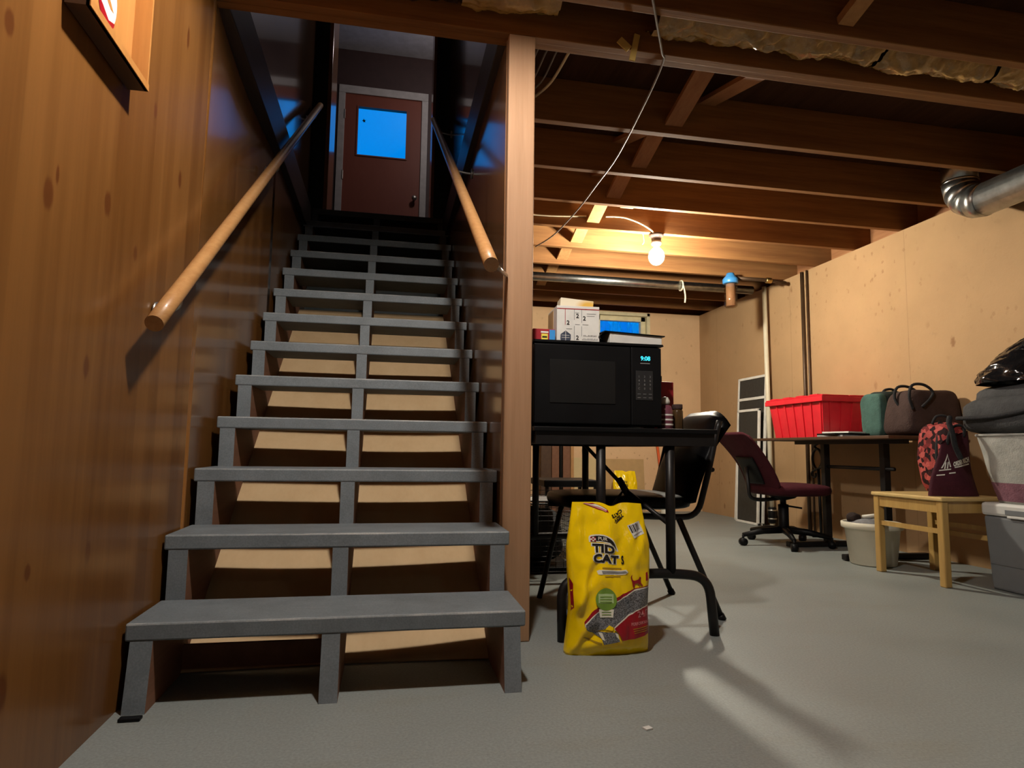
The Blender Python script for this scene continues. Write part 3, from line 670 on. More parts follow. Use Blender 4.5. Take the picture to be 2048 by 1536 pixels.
# ------------------------------------------------------------------ folding table
TZ = .694
t = thing('folding_table', 'black folding table with bent tube legs carrying the microwave', 'table', (1.39, .9, 0))
b = mb('black_plastic'); b.box(1.062, 1.715, .365, 1.46, TZ - .016, TZ, .003); b.build('tabletop', t)
b = mb('black_metal'); b.box(1.07, 1.708, .375, .395, TZ - .058, TZ - .016); b.box(1.07, 1.708, 1.43, 1.45, TZ - .058, TZ - .016); b.box(1.07, 1.09, .395, 1.43, TZ - .058, TZ - .016); b.box(1.69, 1.708, .395, 1.43, TZ - .058, TZ - .016); b.build('apron', t)
for yy in (.40, 1.37):
    b = mb('black_metal', True); b.tube(fillet([(1.166, yy - .015, 0), (1.166, yy, .19), (1.30, yy, .205), (1.55, yy, .205), (1.690, yy, .19), (1.698, yy - .02, 0)], .075, 8), .0165, 12)
    b.build('foot_bar', t)
    for x in (1.302, 1.552): mb('black_metal', True).tube([(x, yy, .205), (x, yy, TZ - .02)], .0165, 12).build('leg', t)
b = mb('black_metal', True); b.tube([(1.345, .80, TZ - .03), (1.462, .62, .488)], .0075, 8); b.tube([(1.455, .64, .51), (1.475, .60, .455)], .013, 8); b.tube([(1.47, .61, .47), (1.548, .41, .37)], .0085, 8); b.tube([(1.46, .61, .468), (1.31, .41, .385)], .004, 8); b.build('brace', t)

# microwave
t = thing('microwave', 'black microwave oven on the folding table', 'microwave', (1.33, .68, TZ))
mx0, mx1, my0, my1, mz0, mz1 = 1.09, 1.572, .50, .86, TZ + .012, 1.006
b = mb('black_plastic'); b.box(mx0, mx1, my0 + .03, my1, mz0, mz1, .004); b.box(mx0 - .002, mx1 + .006, my0 + .004, my1, mz1 - .006, mz1 + .002)
for x in (1.12, 1.54):
    for y in (.55, .82): b.box(x - .015, x + .015, y - .015, y + .015, TZ, mz0 + .002)
b.build('body', t)
dr = mb('black_plastic').box(mx0 + .001, 1.452, my0 + .004, my0 + .0295, mz0 + .003, mz1 - .012, .004).build('door', t)
mb('mw_glass').box(1.148, 1.392, my0 + .0015, my0 + .0042, .783, .938, .001).build('door_window', dr)
cp = mb('black_plastic').box(1.4535, mx1 - .002, my0 + .003, my0 + .0295, mz0 + .003, mz1 - .012, .003).build('control_panel', t)
b = mb('mw_pad'); b.box(1.470, 1.536, my0 + .001, my0 + .0032, .800, .908, .001); fm = lambda x, z: Vector((x, my0 + .0006, z))
n_ = 1
for r_ in range(4):
    for c_ in range(3):
        letters(b, 'grey_print', '123456789C0S'[r_ * 3 + c_], .011, 1.482 + c_ * .0215, .886 - r_ * .0145, fm)
for r_ in range(2):
    for c_ in range(3): decal(b, 'grey_print', *rect(1.476 + c_ * .0215, 1.488 + c_ * .0215, .822 - r_ * .013, .8235 - r_ * .013), fm)
b.build('keypad', cp)
b = mb('led'); letters(b, 'led', '9:08', .022, 1.508, .953, lambda x, z: Vector((x, my0 + .0022, z)), .0006); b.build('clock_display', cp)
b = mb('grey_print'); decal(b, 'grey_print', *rect(1.488, 1.525, .934, .937), lambda x, z: Vector((x, my0 + .0022, z))); b.build('nameplate', cp)
b = mb('wire_black', True); b.tube(spline([(1.14, .87, .75), (1.15, .92, .72), (1.14, 1.20, .715), (1.13, 1.50, .66), (1.14, 1.56, .50), (1.10, 1.54, .40)], 10), .005, 8); tag(b.build('power_cord'), 'black power cord drooping behind the folding table', 'cord')
MT = mz1 + .002
# mailing box on the microwave
t = thing('mailing_box', 'white cardboard mailing box with red lines on the microwave', 'box', (1.26, .63, MT))
Rb = Matrix.Rotation(math.radians(-3), 3, 'Z'); piv = (1.185, .55, MT)
b = mb('paper'); b.box(1.185, 1.345, .55, .71, MT + .0005, MT + .137, .001, Rb, piv); b.build('carton', t)
def fb(x, z): return Vector(piv) + Rb @ Vector((x, -.0008, z + .0))
b = mb('b_red')
decal(b, 'b_red', *rect(.0, .16, .124, .127), fb); 
for x, z0, z1 in ((.030, .065, .125), (.064, .01, .062), (.092, .025, .062), (.064, .085, .125), (.092, .075, .125)): decal(b, 'b_red' if x < .05 else 'grey_print', *rect(x, x + .0018, z0, z1), fb)
letters(b, 'b_black', '2', .022, .042, .073, fb, .0006); letters(b, 'b_black', '2', .022, .077, .099, fb, .0006); letters(b, 'b_black', '2', .022, .103, .091, fb, .0006); letters(b, 'b_black', '2', .022, .077, .018, fb, .0006)
decal(b, 'navy', *poly([(.016, .004), (.048, .004), (.052, .012), (.052, .03), (.033, .044), (.014, .03), (.013, .012)]), fb)
for z in (.018, .026): decal(b, 'white_print', *rect(.018, .047, z, z + .0012), lambda x, z_: fb(x, z_) + Vector((0, -.0004, 0)))
decal(b, 'white_print', *rect(.032, .0335, .006, .042), lambda x, z_: fb(x, z_) + Vector((0, -.0004, 0)))
random.seed(3)
for k in range(13): decal(b, 'grey_print', *rect(.095 + k * .0046, .095 + k * .0046 + .0026, .010, .010 + random.choice((.005, .007, .0075))), fb)
for k in range(11): decal(b, 'b_black', *rect(.10 + k * .0046, .10 + k * .0046 + .002, .024, .024 + random.choice((.003, .005, .006))), fb)
for k, (x, z, w) in enumerate(((.112, .108, .035), (.068, .067, .018), (.096, .067, .022), (.035, .05, .022), (.112, .100, .03), (.068, .11, .015))): decal(b, 'grey_print', *rect(x, x + w, z, z + .002), fb)
b.build('printing', t)
b = mb('card'); b.box(1.1835, 1.1848, .612, .708, MT + .002, MT + .13, 0, Rb, piv); b.build('bare_side', t)
b = mb('paper'); R = Matrix.Rotation(math.radians(-5), 3, 'Z') @ Matrix.Rotation(math.radians(5), 3, 'Y')
b.box(1.212, 1.338, .585, .66, MT + .1385, MT + .172, .002, R); tag(b.build('folded_carton'), 'small cream carton with an amber patch on the mailing box', 'carton')
o_ = bpy.data.objects['folded_carton']; b = mb('ochre'); b.box(1.285, 1.330, .577, .5815, MT + .140, MT + .166, .001, R, (1.275, .6225, MT + .155)); b.build('amber_patch', o_) if False else b.bm.free()
me = o_.data; me.materials.append(M['ochre'])
# amber patch by material gradient of its own along the carton front
mm = nmat('cream carton with amber patch', .6); tt = NT(mm); sp_ = tt.n('ShaderNodeSeparateXYZ'); tt.l(tt.co, sp_.inputs[0])
d_ = tt.vmath('LENGTH', tt.vmath('MULTIPLY', tt.vmath('SUBTRACT', tt.co, (.04, 0, .012)).outputs[0], (24, 0, 40)).outputs[0], None).outputs['Value']
tt.color(tt.ramp(tt.math('MULTIPLY', d_, .6), [(.3, (.62, .36, .05)), (.75, (.70, .62, .46))])); me.materials[0] = mm
t = thing('tea_carton', 'small red carton with a blue and yellow label on the microwave', 'carton', (1.13, .58, MT))
mb('red_label').box(1.095, 1.178, .545, .63, MT + .0005, MT + .046, .002).build('carton', t)
b = mb('blue_label'); ft = lambda x, z: Vector((x, .5442, MT + z)); decal(b, 'blue_label', *rect(1.156, 1.177, .001, .043), ft); decal(b, 'yellow_label', *rect(1.126, 1.150, .003, .028), ft); decal(b, 'white_print', *rect(1.124, 1.152, .031, .037), ft); decal(b, 'b_black', *rect(1.129, 1.147, .013, .019), lambda x, z: Vector((x, .5437, MT + z))); b.build('label', t)
# big book
t = thing('thick_book', 'thick black book lying open edge forward on the microwave', 'book', (1.47, .62, MT))
Rk = Matrix.Rotation(math.radians(4), 3, 'Z'); pk = (1.36, .53, MT)
b = mb('black_vinyl'); b.box(1.36, 1.60, .53, .76, MT + .0005, MT + .004, 0, Rk, pk); b.box(1.36, 1.605, .53, .76, MT + .044, MT + .048, 0, Matrix.Rotation(math.radians(1.5), 3, 'Y') @ Rk, pk)
b.smooth(); b.grid(lambda u, v: Vector(pk) + Rk @ Vector((.012 - .03 * math.sin(PI * u), .23 * v, .002 + .044 * u)), 10, 1); b.build('cover', t)
b = mb('paper'); b.box(1.385, 1.596, .536, .752, MT + .0045, MT + .0435, .002, Rk, pk); b.build('pages', t)
# bottles to the right of the microwave
t = thing('red_carton', 'tall red carton with a black top behind the microwave side', 'carton', (1.665, .72, TZ))
mb('red_label').box(1.60, 1.71, .70, .78, TZ + .0005, TZ + .20, .004).build('carton', t); mb('black_plastic').box(1.60, 1.665, .71, .77, TZ + .2005, TZ + .225, .003).build('top', t)
t = thing('squeeze_bottle', 'plum squeeze bottle with a round white cap beside the microwave', 'bottle', (1.622, .58, TZ))
b = mb('pink_bottle', True); b.lathe([(.024, TZ + .0005), (.029, TZ + .006), (.029, TZ + .075), (.022, TZ + .093), (.012, TZ + .098)], (1.618, .58, 0), 20); b.build('bottle', t)
b = mb('white_plastic', True); b.lathe([(.012, TZ + .0985), (.018, TZ + .102), (.018, TZ + .112), (.011, TZ + .126), (.001, TZ + .129)], (1.618, .58, 0), 20); b.build('cap', t)
b = mb('white_print'); 
for k in range(3): b.lathe([(.0294, TZ + .02 + k * .018), (.0294, TZ + .026 + k * .018)], (1.618, .58, 0), 20, caps=False)
b.build('label', t)
t = thing('amber_jar', 'dark amber jar at the table edge beside the plum bottle', 'jar', (1.68, .58, TZ))
b = mb('amber', True); b.lathe([(.018, TZ + .0005), (.021, TZ + .006), (.021, TZ + .075), (.017, TZ + .083)], (1.677, .60, 0), 18); b.build('jar', t)
b = mb('brown_fabric', True); b.lathe([(.0185, TZ + .0835), (.0195, TZ + .085), (.0195, TZ + .102), (.001, TZ + .103)], (1.677, .60, 0), 18); b.build('lid', t)

# ------------------------------------------------------------------ black side chair
t = thing('side_chair', 'black padded metal frame chair tucked under the folding table', 'chair', (1.52, .78, 0))
b = mb('black_vinyl', True); b.blob((1.497, .79, .425), (.258, .225, .030), .45, 0, nu=36, nv=12); b.build('seat', t)
b = mb('black_vinyl', True)
def backpad(sgn):
    def fn(u, v):
        y = .575 + .41 * u; z = .415 + .365 * v; r = .05
        x = 1.735 + .10 * v + .05 * v * v
        du = min(u, 1 - u); e = max(0, 1 - (du / .18)) ** 2; ev = max(0, 1 - min(v, 1 - v) / .14) ** 2
        th = .022 * (1 - max(e, ev) ** 1.2)
        z2 = z - (.06 * max(0, 1 - du / .25) ** 2) * (1 if v > .5 else -.2) * abs(2 * v - 1)
        return Vector((x + sgn * th - .02 * math.sin(PI * u), y, z2))
    return fn
b.grid(backpad(1), 20, 20); b.grid(backpad(-1), 20, 20); b.build('backrest', t)
for yy, s in ((.565, 1), (.995, -1)):
    b = mb('black_metal', True); b.tube(fillet([(1.832, yy, .735), (1.818, yy, .69), (1.785, yy, .55), (1.735, yy, .375), (1.62, yy, .375), (1.27, yy, .39)], .055, 6), .0115, 10); b.build('back_frame', t)
    b = mb('black_metal', True); b.tube(fillet([(1.66, yy, .372), (1.71, yy, .26), (1.825, yy, .008)], .03), .0115, 10); b.mat('black_plastic'); b.tube([(1.82, yy, .018), (1.83, yy, 0)], .015, 10); b.build('leg', t)
    b = mb('black_metal', True); b.tube([(1.33, yy, .385), (1.235, yy, 0)], .0115, 10); b.build('leg', t)
mb('black_metal', True).tube([(1.80, .565, .55), (1.80, .995, .55)], .009, 8).build('stretcher', t)

# ------------------------------------------------------------------ litter bags
def litter_bag(x0, yc, s, label, group, full=True, rotz=0.0):
    t = thing('litter_bag', label, 'bag', (x0, yc, 0), group)
    Hh, Wb = .455 * s, .1315 * s
    cx = lambda v: x0 + s * (.006 * math.sin(v * 3.2) + .004 * v)
    def wd(v):
        return Wb * (1.0 - .045 * math.exp(-((v - .3) / .15) ** 2) + .03 * math.exp(-((v - .68) / .18) ** 2) - .13 * max(0, v - .72) / .28 + .03 * math.exp(-(v / .07) ** 2))
    def th(v): return s * (.062 * (1 - v ** 2.2) + .004) * (1 - .35 * math.exp(-(v / .05) ** 2))
    def top(a): return 1 - .030 * math.exp(-((a - .12) / .22) ** 2) - .018 * max(0, a - .3)
    def off(a, v):
        n = noise.noise(Vector((a * 2.2, v * 4, 3))) * .007 + noise.noise(Vector((a * 5, v * 9, 8))) * .0045 + noise.noise(Vector((a * 9 + v * 8, v * 12 - a * 5, 2))) * .0022
        for (a0, v0, ang, w, amp) in ((-.75, .42, .9, .05, .020), (-.55, .50, .75, .04, -.014), (-.9, .33, .6, .05, .014), (-.62, .12, .3, .05, -.012), (-.85, .07, .8, .04, .014), (.35, .62, -1.05, .035, -.008), (.2, .40, -1.0, .03, -.007), (.0, .86, 1.4, .10, .016), (.72, .78, .95, .03, -.008), (-.6, .80, 1.5, .05, -.008)):
            d = (a - a0) * math.sin(ang) * .5 - (v - v0) * math.cos(ang); l = (a - a0) * math.cos(ang) * .5 + (v - v0) * math.sin(ang)
            n += amp * math.exp(-(d / w) ** 2 - (l / .17) ** 2)
        return n * s
    def surf(a, v, sgn, o=0.0):
        e = (1 - min(1, abs(a)) ** 2.6) ** (1 / 2.6)
        f = off(a, v) * min(1, e * 1.6) * min(1, (1 - v) * 8 + .15)
        return Vector((cx(v) + wd(v) * a, yc - sgn * (th(v) * e) - (sgn > 0) * (f + o), Hh * v * (1 - (1 - top(a)) * v)))
    b = mb('yellow', True)
    b.grid(lambda u, v: surf(-math.cos(PI * u), v, 1), 44, 64); b.grid(lambda u, v: surf(-math.cos(PI * u), v, -1), 44, 64)
    b.grid(lambda u, v: Vector((surf(-math.cos(PI * u), 0, 1).x, surf(-math.cos(PI * u), 0, 1).y * (1 - v) + surf(-math.cos(PI * u), 0, -1).y * v, 0)), 44, 1)
    if full: b.build('sack', t)
    # print: photo-frame coordinates of the bag face -> bag surface
    def fp(X, Y, o=.0012):
        v = (1320 - Y) / 303; x = x0 + s * ((X - 1223) / 161 * .2635)
        a = max(-.995, min(.995, (x - cx(v)) / wd(v)))
        return surf(a, min(.995, max(.004, v)), 1, o * s)
    f1 = lambda X, Y: fp(X, -Y); f2 = lambda X, Y: fp(X, -Y, .0020); f3 = lambda X, Y: fp(X, -Y, .0028); f4 = lambda X, Y: fp(X, -Y, .0036)
    P = lambda pts: poly([(x, -y) for x, y in pts])
    if full: b = MB(); b.sm = True
    L = 6
    def cur(pts, n=6): return [(p.x, p.y) for p in spline([(x, y, 0) for x, y in pts], n)]
    if full:
        decal(b, 'b_red', *P(cur([(1170, 1252), (1185, 1232), (1205, 1220), (1240, 1200), (1270, 1190), (1301, 1186)]) + [(1301, 1200), (1240, 1215), (1195, 1250), (1171, 1262)]), f1, L)
        decal(b, 'b_white', *P(cur([(1171, 1256), (1190, 1237), (1240, 1207), (1270, 1192), (1302, 1188)]) + cur([(1302, 1196), (1240, 1222), (1195, 1240), (1171, 1262)])), f2, L)
        up = cur([(1172, 1258), (1192, 1237), (1240, 1209), (1270, 1194.5), (1302, 1190)]); lo = cur([(1302, 1226), (1275, 1232), (1250, 1244), (1226, 1260), (1208, 1265), (1185, 1272), (1173, 1266)])
        decal(b, 'b_gran', *P(up + lo), f3, L)
        decal(b, 'b_white', *P(cur([(1224, 1262), (1250, 1242), (1275, 1230), (1303, 1223.5)]) + [(1303, 1230), (1250, 1260), (1226, 1268)]), f4, L)
        decal(b, 'b_red', *P(cur([(1225, 1264), (1250, 1245), (1275, 1232), (1303, 1226)]) + [(1303, 1279)] + cur([(1303, 1279), (1270, 1286), (1240, 1288)]) + cur([(1240, 1288), (1234, 1275), (1225, 1264)])), lambda X, Y: fp(X, -Y, .0044), L)
        decal(b, 'b_gran', *P([(1182, 1270), (1230, 1272), (1236, 1290), (1206, 1296), (1202, 1284)]), f2, L)
        decal(b, 'b_white', *P([(1196, 1272), (1203, 1273), (1208, 1288), (1203, 1286)]), f3, L); decal(b, 'b_white', *P([(1226, 1272), (1232, 1275), (1234, 1286), (1229, 1280)]), f3, L)
        decal(b, 'yellow', *P([(1208, 1266), (1216, 1258), (1223, 1262), (1221, 1268)]), f4, L)
        fr = lambda X, Y: fp(X, -Y, .0052)
        letters(b, 'b_pink', '24/7', 17, 1286, -1240, fr, .2, .05, .9, L); letters(b, 'b_pink', 'PERFORMANCE', 8.5, 1281, -1257, fr, .15, .06, .75, L)
        for k in range(3): decal(b, 'b_brown', *P([(1262 + k, 1267 + k * 4), (1296, 1264 + k * 4), (1296, 1265.2 + k * 4), (1262 + k, 1268.2 + k * 4)]), fr, L)
        e_ = ell(1211, -1208, 20, 22); decal(b, 'b_green', *e_, lambda X, Y: fp(X, -Y, .0050), L)
        decal(b, 'b_white', *P([(1197, 1227), (1225, 1227), (1223, 1243), (1199, 1243)]), lambda X, Y: fp(X, -Y, .0046), L)
        decal(b, 'b_pale', *P([(1196, 1197), (1225, 1197), (1225, 1215), (1196, 1215)]), lambda X, Y: fp(X, -Y, .0056), L)
        for k in range(3): decal(b, 'b_green', *rect(1199, 1222, -(1202 + k * 5), -(1203.8 + k * 5)), lambda X, Y: fp(X, -Y, .0062), L)
        for k in range(2): decal(b, 'b_green', *rect(1202, 1220, -(1232 + k * 5), -(1233.4 + k * 5)), lambda X, Y: fp(X, -Y, .0056), L)
        # walking cat silhouette and the second one at the edge
        decal(b, 'b_red', *P(cur([(1266, 1188), (1265, 1180), (1265, 1175), (1262, 1168), (1264, 1164), (1266, 1163), (1265, 1168), (1268, 1174), (1274, 1173), (1279, 1170), (1280, 1167), (1283, 1167.5), (1284, 1170), (1282.5, 1174), (1284, 1180), (1288, 1185), (1285, 1185.5), (1281, 1180), (1279, 1184), (1277, 1180), (1271, 1181), (1270, 1186), (1267, 1188)], 3)), lambda X, Y: fp(X, -Y, .0030), L)
        decal(b, 'b_red', *P([(1296, 1160), (1300, 1158), (1301, 1176), (1295, 1176)]), f1, L)
        decal(b, 'b_brown', *P([(1168, 1283), (1172, 1282), (1203, 1293), (1202, 1297)]), f1, L)
        decal(b, 'b_brown', *P([(1206, 1146), (1243, 1145), (1243, 1148), (1206, 1149)]), f1, L)
        decal(b, 'b_white', *P([(1196, 1154), (1200, 1151), (1252, 1150), (1257, 1156), (1250, 1159), (1198, 1160)]), f1, L); decal(b, 'grey_print', *P([(1204, 1153), (1250, 1152), (1254, 1156), (1206, 1158)]), f2, L)
        decal(b, 'b_brown', *P([(1210, 1163), (1241, 1161), (1241, 1164), (1210, 1165)]), f1, L)
        for (w_, x_, y_, z_) in (('TID', 1210, -1109.5, 1.16), ('CAT', 1214, -1129.5, 1.12)): letters(b, 'b_white', w_, 22, x_, y_, lambda X, Y: fp(X, -Y, .0008), 2.6, -.02, z_, L)
        decal(b, 'b_white', *P(cur([(1184, 1097), (1186, 1084), (1209, 1081.5), (1226, 1086), (1234, 1096), (1240, 1112)]) + [(1236, 1112), (1226, 1099), (1208, 1096.5)]), lambda X, Y: fp(X, -Y, .0006), L)
        decal(b, 'b_black', *P(cur([(1187, 1094), (1188, 1086), (1208, 1084), (1224, 1088), (1232, 1097), (1237, 1110)]) + [(1231, 1102), (1222, 1095.5), (1208, 1094.5)]), f1, L)
        for i in range(3):
            for j in range(3):
                decal(b, 'b_red' if (i + j) % 2 == 0 else 'b_white', *rect(1186.5 + i * 3.3, 1189.8 + i * 3.3, -(1086.5 + j * 3), -(1089.5 + j * 3)), f2, L)
        letters(b, 'b_white', 'PUR', 9.5, 1209, -1090, f2, .1, -.02, 1.0, L)
        letters(b, 'b_black', 'TID', 22, 1210, -1109.5, f2, 1.0, -.02, 1.16, L); letters(b, 'b_black', 'CAT', 22, 1214, -1129.5, f2, 1.0, -.01, 1.12, L); letters(b, 'b_black', 'S', 22, 1246, -1130.5, f2, .8, -.02, .55, L)
        letters(b, 'b_black', 'TIDY', 10, 1245, -1044, f1, .45, PI + .30, .95, L); letters(b, 'b_black', 'CATS', 10, 1242, -1035, f1, .45, PI + .30, .95, L)
        decal(b, 'b_black', *P([(1238, 1052), (1252, 1046), (1253, 1048), (1239, 1054)]), f1, L)
        decal(b, 'paper', *P([(1262, 1064), (1288, 1054), (1297, 1080), (1273, 1090)]), f1, L)
        for k in range(6):
            u = k / 6; decal(b, 'grey_print' if k % 2 else 'b_black', *P([(1265 + 20 * u, 1065 - 8 * u), (1267.3 + 20 * u, 1064 - 8 * u), (1272.3 + 20 * u, 1078 - 8 * u), (1270 + 20 * u, 1079 - 8 * u)]), f2, L)
        decal(b, 'grey_print', *P([(1273, 1083), (1292, 1075), (1292.6, 1076.5), (1273.6, 1084.5)]), f2, L)
        decal(b, 'b_red', *P([(1176, 1020), (1195, 1019), (1224, 1027), (1226, 1033), (1206, 1032)]), f1, L)
        decal(b, 'b_pink', *P([(1176, 1019.5), (1182, 1018.5), (1222, 1030), (1220, 1034), (1206, 1030)]), f2, L)
        decal(b, 'b_white', *P([(1186, 1022), (1200, 1021), (1222, 1028), (1222, 1030)]), f3, L)
        decal(b, 'b_red', *P([(1146, 1165), (1153, 1180), (1153, 1225), (1148, 1240)]), f1, L)
    else:
        letters(b, 'b_black', 'TIDY', 22, 1209, -1095, f1, .9, -.02, 1.0, L); letters(b, 'b_black', 'CATS', 22, 1213, -1118, f1, .9, -.01, 1.0, L)
        decal(b, 'b_red', *P([(1160, 1230), (1290, 1200), (1290, 1260), (1160, 1262)]), f1, L); decal(b, 'b_white', *ell(1180, -1085, 12, 10), f1, L)
    b.build('printed_front' if full else 'sack', t)
    return t
litter_bag(1.2755, .275, 1.0, 'full yellow cat litter bag standing on the floor before the table', 'yellow litter bags')

# wire crate under the table
t = thing('wire_crate', 'black wire crate of odds and ends under the table', 'crate', (1.22, .95, 0))
b = mb('black_metal', True)
cx0, cx1, cy0, cy1, cz1 = 1.08, 1.56, 1.50, 1.95, .345
for z in [i * .025 + .01 for i in range(16)]:
    b.tube([(cx0, cy0, z), (cx1, cy0, z), (cx1, cy1, z), (cx0, cy1, z)], .0016, 5, True)
for k in range(13):
    x = cx0 + (cx1 - cx0) * k / 12; b.tube([(x, cy0, 0.003), (x, cy0, cz1)], .0016, 5); b.tube([(x, cy1, .003), (x, cy1, cz1)], .0016, 5)
for k in range(1, 22):
    y = cy0 + (cy1 - cy0) * k / 22; b.tube([(cx1, y, .003), (cx1, y, cz1)], .0016, 5)
for z in (.008, cz1): b.tube([(cx0, cy0, z), (cx1, cy0, z), (cx1, cy1, z), (cx0, cy1, z)], .0045, 6, True)
b.build('wire_panel', t)
b = mb('black_plastic'); b.box(cx0 + .008, cx1 - .008, cy0 + .01, cy1 - .01, .004, .028, .003); b.build('tray', t)
b = mb('black_fabric', True); b.blob((1.31, 1.73, .17), (.20, .19, .138), .6, .025, 9, flat=.03, seed=4); tag(b.build('dark_cloth'), 'dark crumpled cloth inside the wire crate', 'cloth')
b = mb('grey_paper'); b.box(1.12, 1.50, 1.54, 1.85, cz1 + .006, cz1 + .012, 0, Matrix.Rotation(.05, 3, 'Z')); b.mat('paper'); b.box(1.24, 1.38, 1.52, 1.75, cz1 + .0135, cz1 + .017, 0, Matrix.Rotation(-.2, 3, 'Z')); tag(b.build('loose_papers'), 'loose papers lying on top of the wire crate', 'papers')

# ------------------------------------------------------------------ back wall things
t = thing('cardboard_sheet', 'large tan cardboard sheet leaning on the back wall', 'cardboard', (2.83, 4.5, 0))
R = Matrix.Rotation(math.radians(-5), 3, 'X')
mb('card').box(2.70, 3.19, 4.555, 4.563, 0.002, .535, 0, R, (2.8, 4.555, 0)).build('sheet', t)
mb('card_light').box(2.44, 2.72, 4.545, 4.552, 0.002, .545, 0, R, (2.8, 4.545, 0)).build('flap', t)
litter_bag(2.905, 4.40, .93, 'yellow cat litter bag by the cardboard at the back wall', 'yellow litter bags', False)
b = mb('orange', True); b.tube([(3.37, 4.46, .02), (3.325, 4.60, .80)], .014, 10); tag(b.build('broom_handle'), 'orange broom handle leaning on the back wall', 'broom')
for k, (x0, x1, m_, lab) in enumerate(((2.10, 2.205, 'boxdark', 'dark wooden plank left end of the boards at back wall'), (2.21, 2.285, 'raw_stringer', 'brown wooden plank second of the boards at back wall'), (2.325, 2.40, 'raw_stringer', 'reddish wooden plank third of the boards at back wall'), (2.405, 2.437, 'bridging', 'narrow pale wooden plank beside the cardboard sheet'))):
    tag(mb(m_).box(x0, x1, 4.56, 4.59, .001, 1.5, .003, Matrix.Rotation(math.radians(-1.0), 3, 'X'), (2, 4.56, 0)).build('plank'), lab, 'plank', 'boards leaning on the back wall')
b = mb('black_metal', True); b.tube([(2.305, 4.57, .0), (2.305, 4.60, 1.45)], .016, 10); tag(b.build('metal_pole'), 'black pole standing between the planks at back wall', 'pole')
b = mb('charcoal', True); b.box(1.78, 2.20, 3.55, 3.85, .43, .46, .006); tag(b.build('tray_shelf'), 'dark flat tray on the low stand behind the table', 'tray') if False else b.bm.free()
t = thing('low_stand', 'dark low stand with a flat tray behind the table', 'stand', (1.66, 2.2, 0))
mb('black_plastic').box(1.50, 1.84, 2.0, 2.36, .40, .44, .006).build('tray', t)
for x in (1.52, 1.82):
    for y in (2.02, 2.34): mb('black_metal').box(x - .01, x + .01, y - .01, y + .01, 0, .40).build('leg', t)
b = mb('white_plastic', True); b.lathe([(.04, .0), (.045, .01), (.04, .16), (.015, .18), (.015, .21)], (3.22, 4.15, 0), 16); tag(b.build('white_jug'), 'small white bottle on the floor near the back wall', 'bottle')

# ------------------------------------------------------------------ right wall things
b = mb('pvc', True); b.tube([(3.80, 3.30, .16), (3.80, 3.33, H - .01)], .020, 16)
t = thing('drain_pipe', 'cream vertical waste pipe on the right wall', 'pipe', (3.80, 3.3, 0)); b.build('pipe', t)
b = mb('black_plastic', True); b.lathe([(.03, .03), (.034, .04), (.034, .155), (.03, .16)], (3.80, 3.30, 0), 18); b.build('coupling', t)
for z in (.06, .13): mb('steel', True).lathe([(.0345, z), (.0365, z + .001), (.0365, z + .010), (.0345, z + .011)], (3.80, 3.30, 0), 18, caps=False).build('hose_clamp', t)
b = mb('pvc', True); b.lathe([(.021, 0), (.021, .035)], (3.80, 3.30, 0), 16); b.build('stub', t)
for (yy, r, lab) in ((2.855, .013, 'thicker of two dark vertical pipes on the right wall'), (2.795, .008, 'thinner of two dark vertical pipes on the right wall')):
    b = mb('copper_dark', True); b.tube([(3.834, yy, 0.001), (3.834, yy, H - .005)], r, 12); tag(b.build('wall_pipe'), lab, 'pipe', 'dark pipes on the right wall')
# leaning screens
def screen(name, label, x, y0, y1, h, lean, rails, meshmat='screen_mesh'):
    t = thing(name, label, 'screen', (x, (y0 + y1) / 2, 0), 'screens leaning on the right wall'); R = Matrix.Rotation(lean, 3, 'Y'); pv = (x, y0, 0)
    b = mb('screen_frame'); w = .022
    b.box(x, x + .018, y0, y0 + w, 0.002, h, .002, R, pv); b.box(x, x + .018, y1 - w, y1, .002, h, .002, R, pv); b.box(x, x + .018, y0, y1, h - w, h, .002, R, pv); b.box(x, x + .018, y0, y1, .002, w, .002, R, pv)
    for z in rails: b.box(x, x + .018, y0, y1, z - .012, z + .012, .002, R, pv)
    b.build('frame', t); mb(meshmat).box(x + .007, x + .009, y0 + w, y1 - w, w, h - w, 0, R, pv).build('mesh_panel', t)
screen('window_screen', 'tall white framed dark screen leaning on the right wall', 3.735, 3.345, 3.80, 1.30, .055, (1.10,))
screen('window_screen', 'shorter white framed dark screen leaning in front of the tall one', 3.69, 3.345, 3.70, 1.0, .04, ())
# water filter
fx, fy = 3.30, JF[5] - .12
t = thing('water_filter', 'clear water filter canister with a blue cap under the joists', 'water filter', (fx, fy, 1.8))
b = mb('blue_cap', True); b.lathe([(.058, 1.985), (.062, 1.99), (.062, 2.02), (.054, 2.03), (.036, 2.05), (.03, 2.07), (.001, 2.072)], (fx, fy, 0), 24); b.build('cap', t)
b = mb('filter_glass', True); b.lathe([(.001, 1.79), (.042, 1.79), (.05, 1.80), (.053, 1.984)], (fx, fy, 0), 24); b.build('housing', t)
b = mb('filter_core', True); b.lathe([(.001, 1.80), (.037, 1.80), (.037, 1.98), (.001, 1.981)], (fx, fy, 0), 20); b.build('cartridge', t)
b = mb('copper_dark', True); b.tube(fillet([(fx + .05, fy, 2.035), (3.62, fy, 2.035), (3.80, fy, 2.02)], .03), .016, 10); b.mat('brass'); b.lathe([(.022, 0), (.024, .01), (.024, .04), (.02, .05)], (3.62, fy, 2.033), 12, (1, 0, 0)); tag(b.build('water_pipe'), 'dark water pipe from the blue capped filter to the wall', 'pipe')
b = mb('metal', True); b.tube([(1.30, 3.36, 2.037), (3.70, 3.36, 2.037)], .036, 16); tag(b.build('conduit_pipe'), 'long grey metal pipe slung under the far joists', 'pipe')
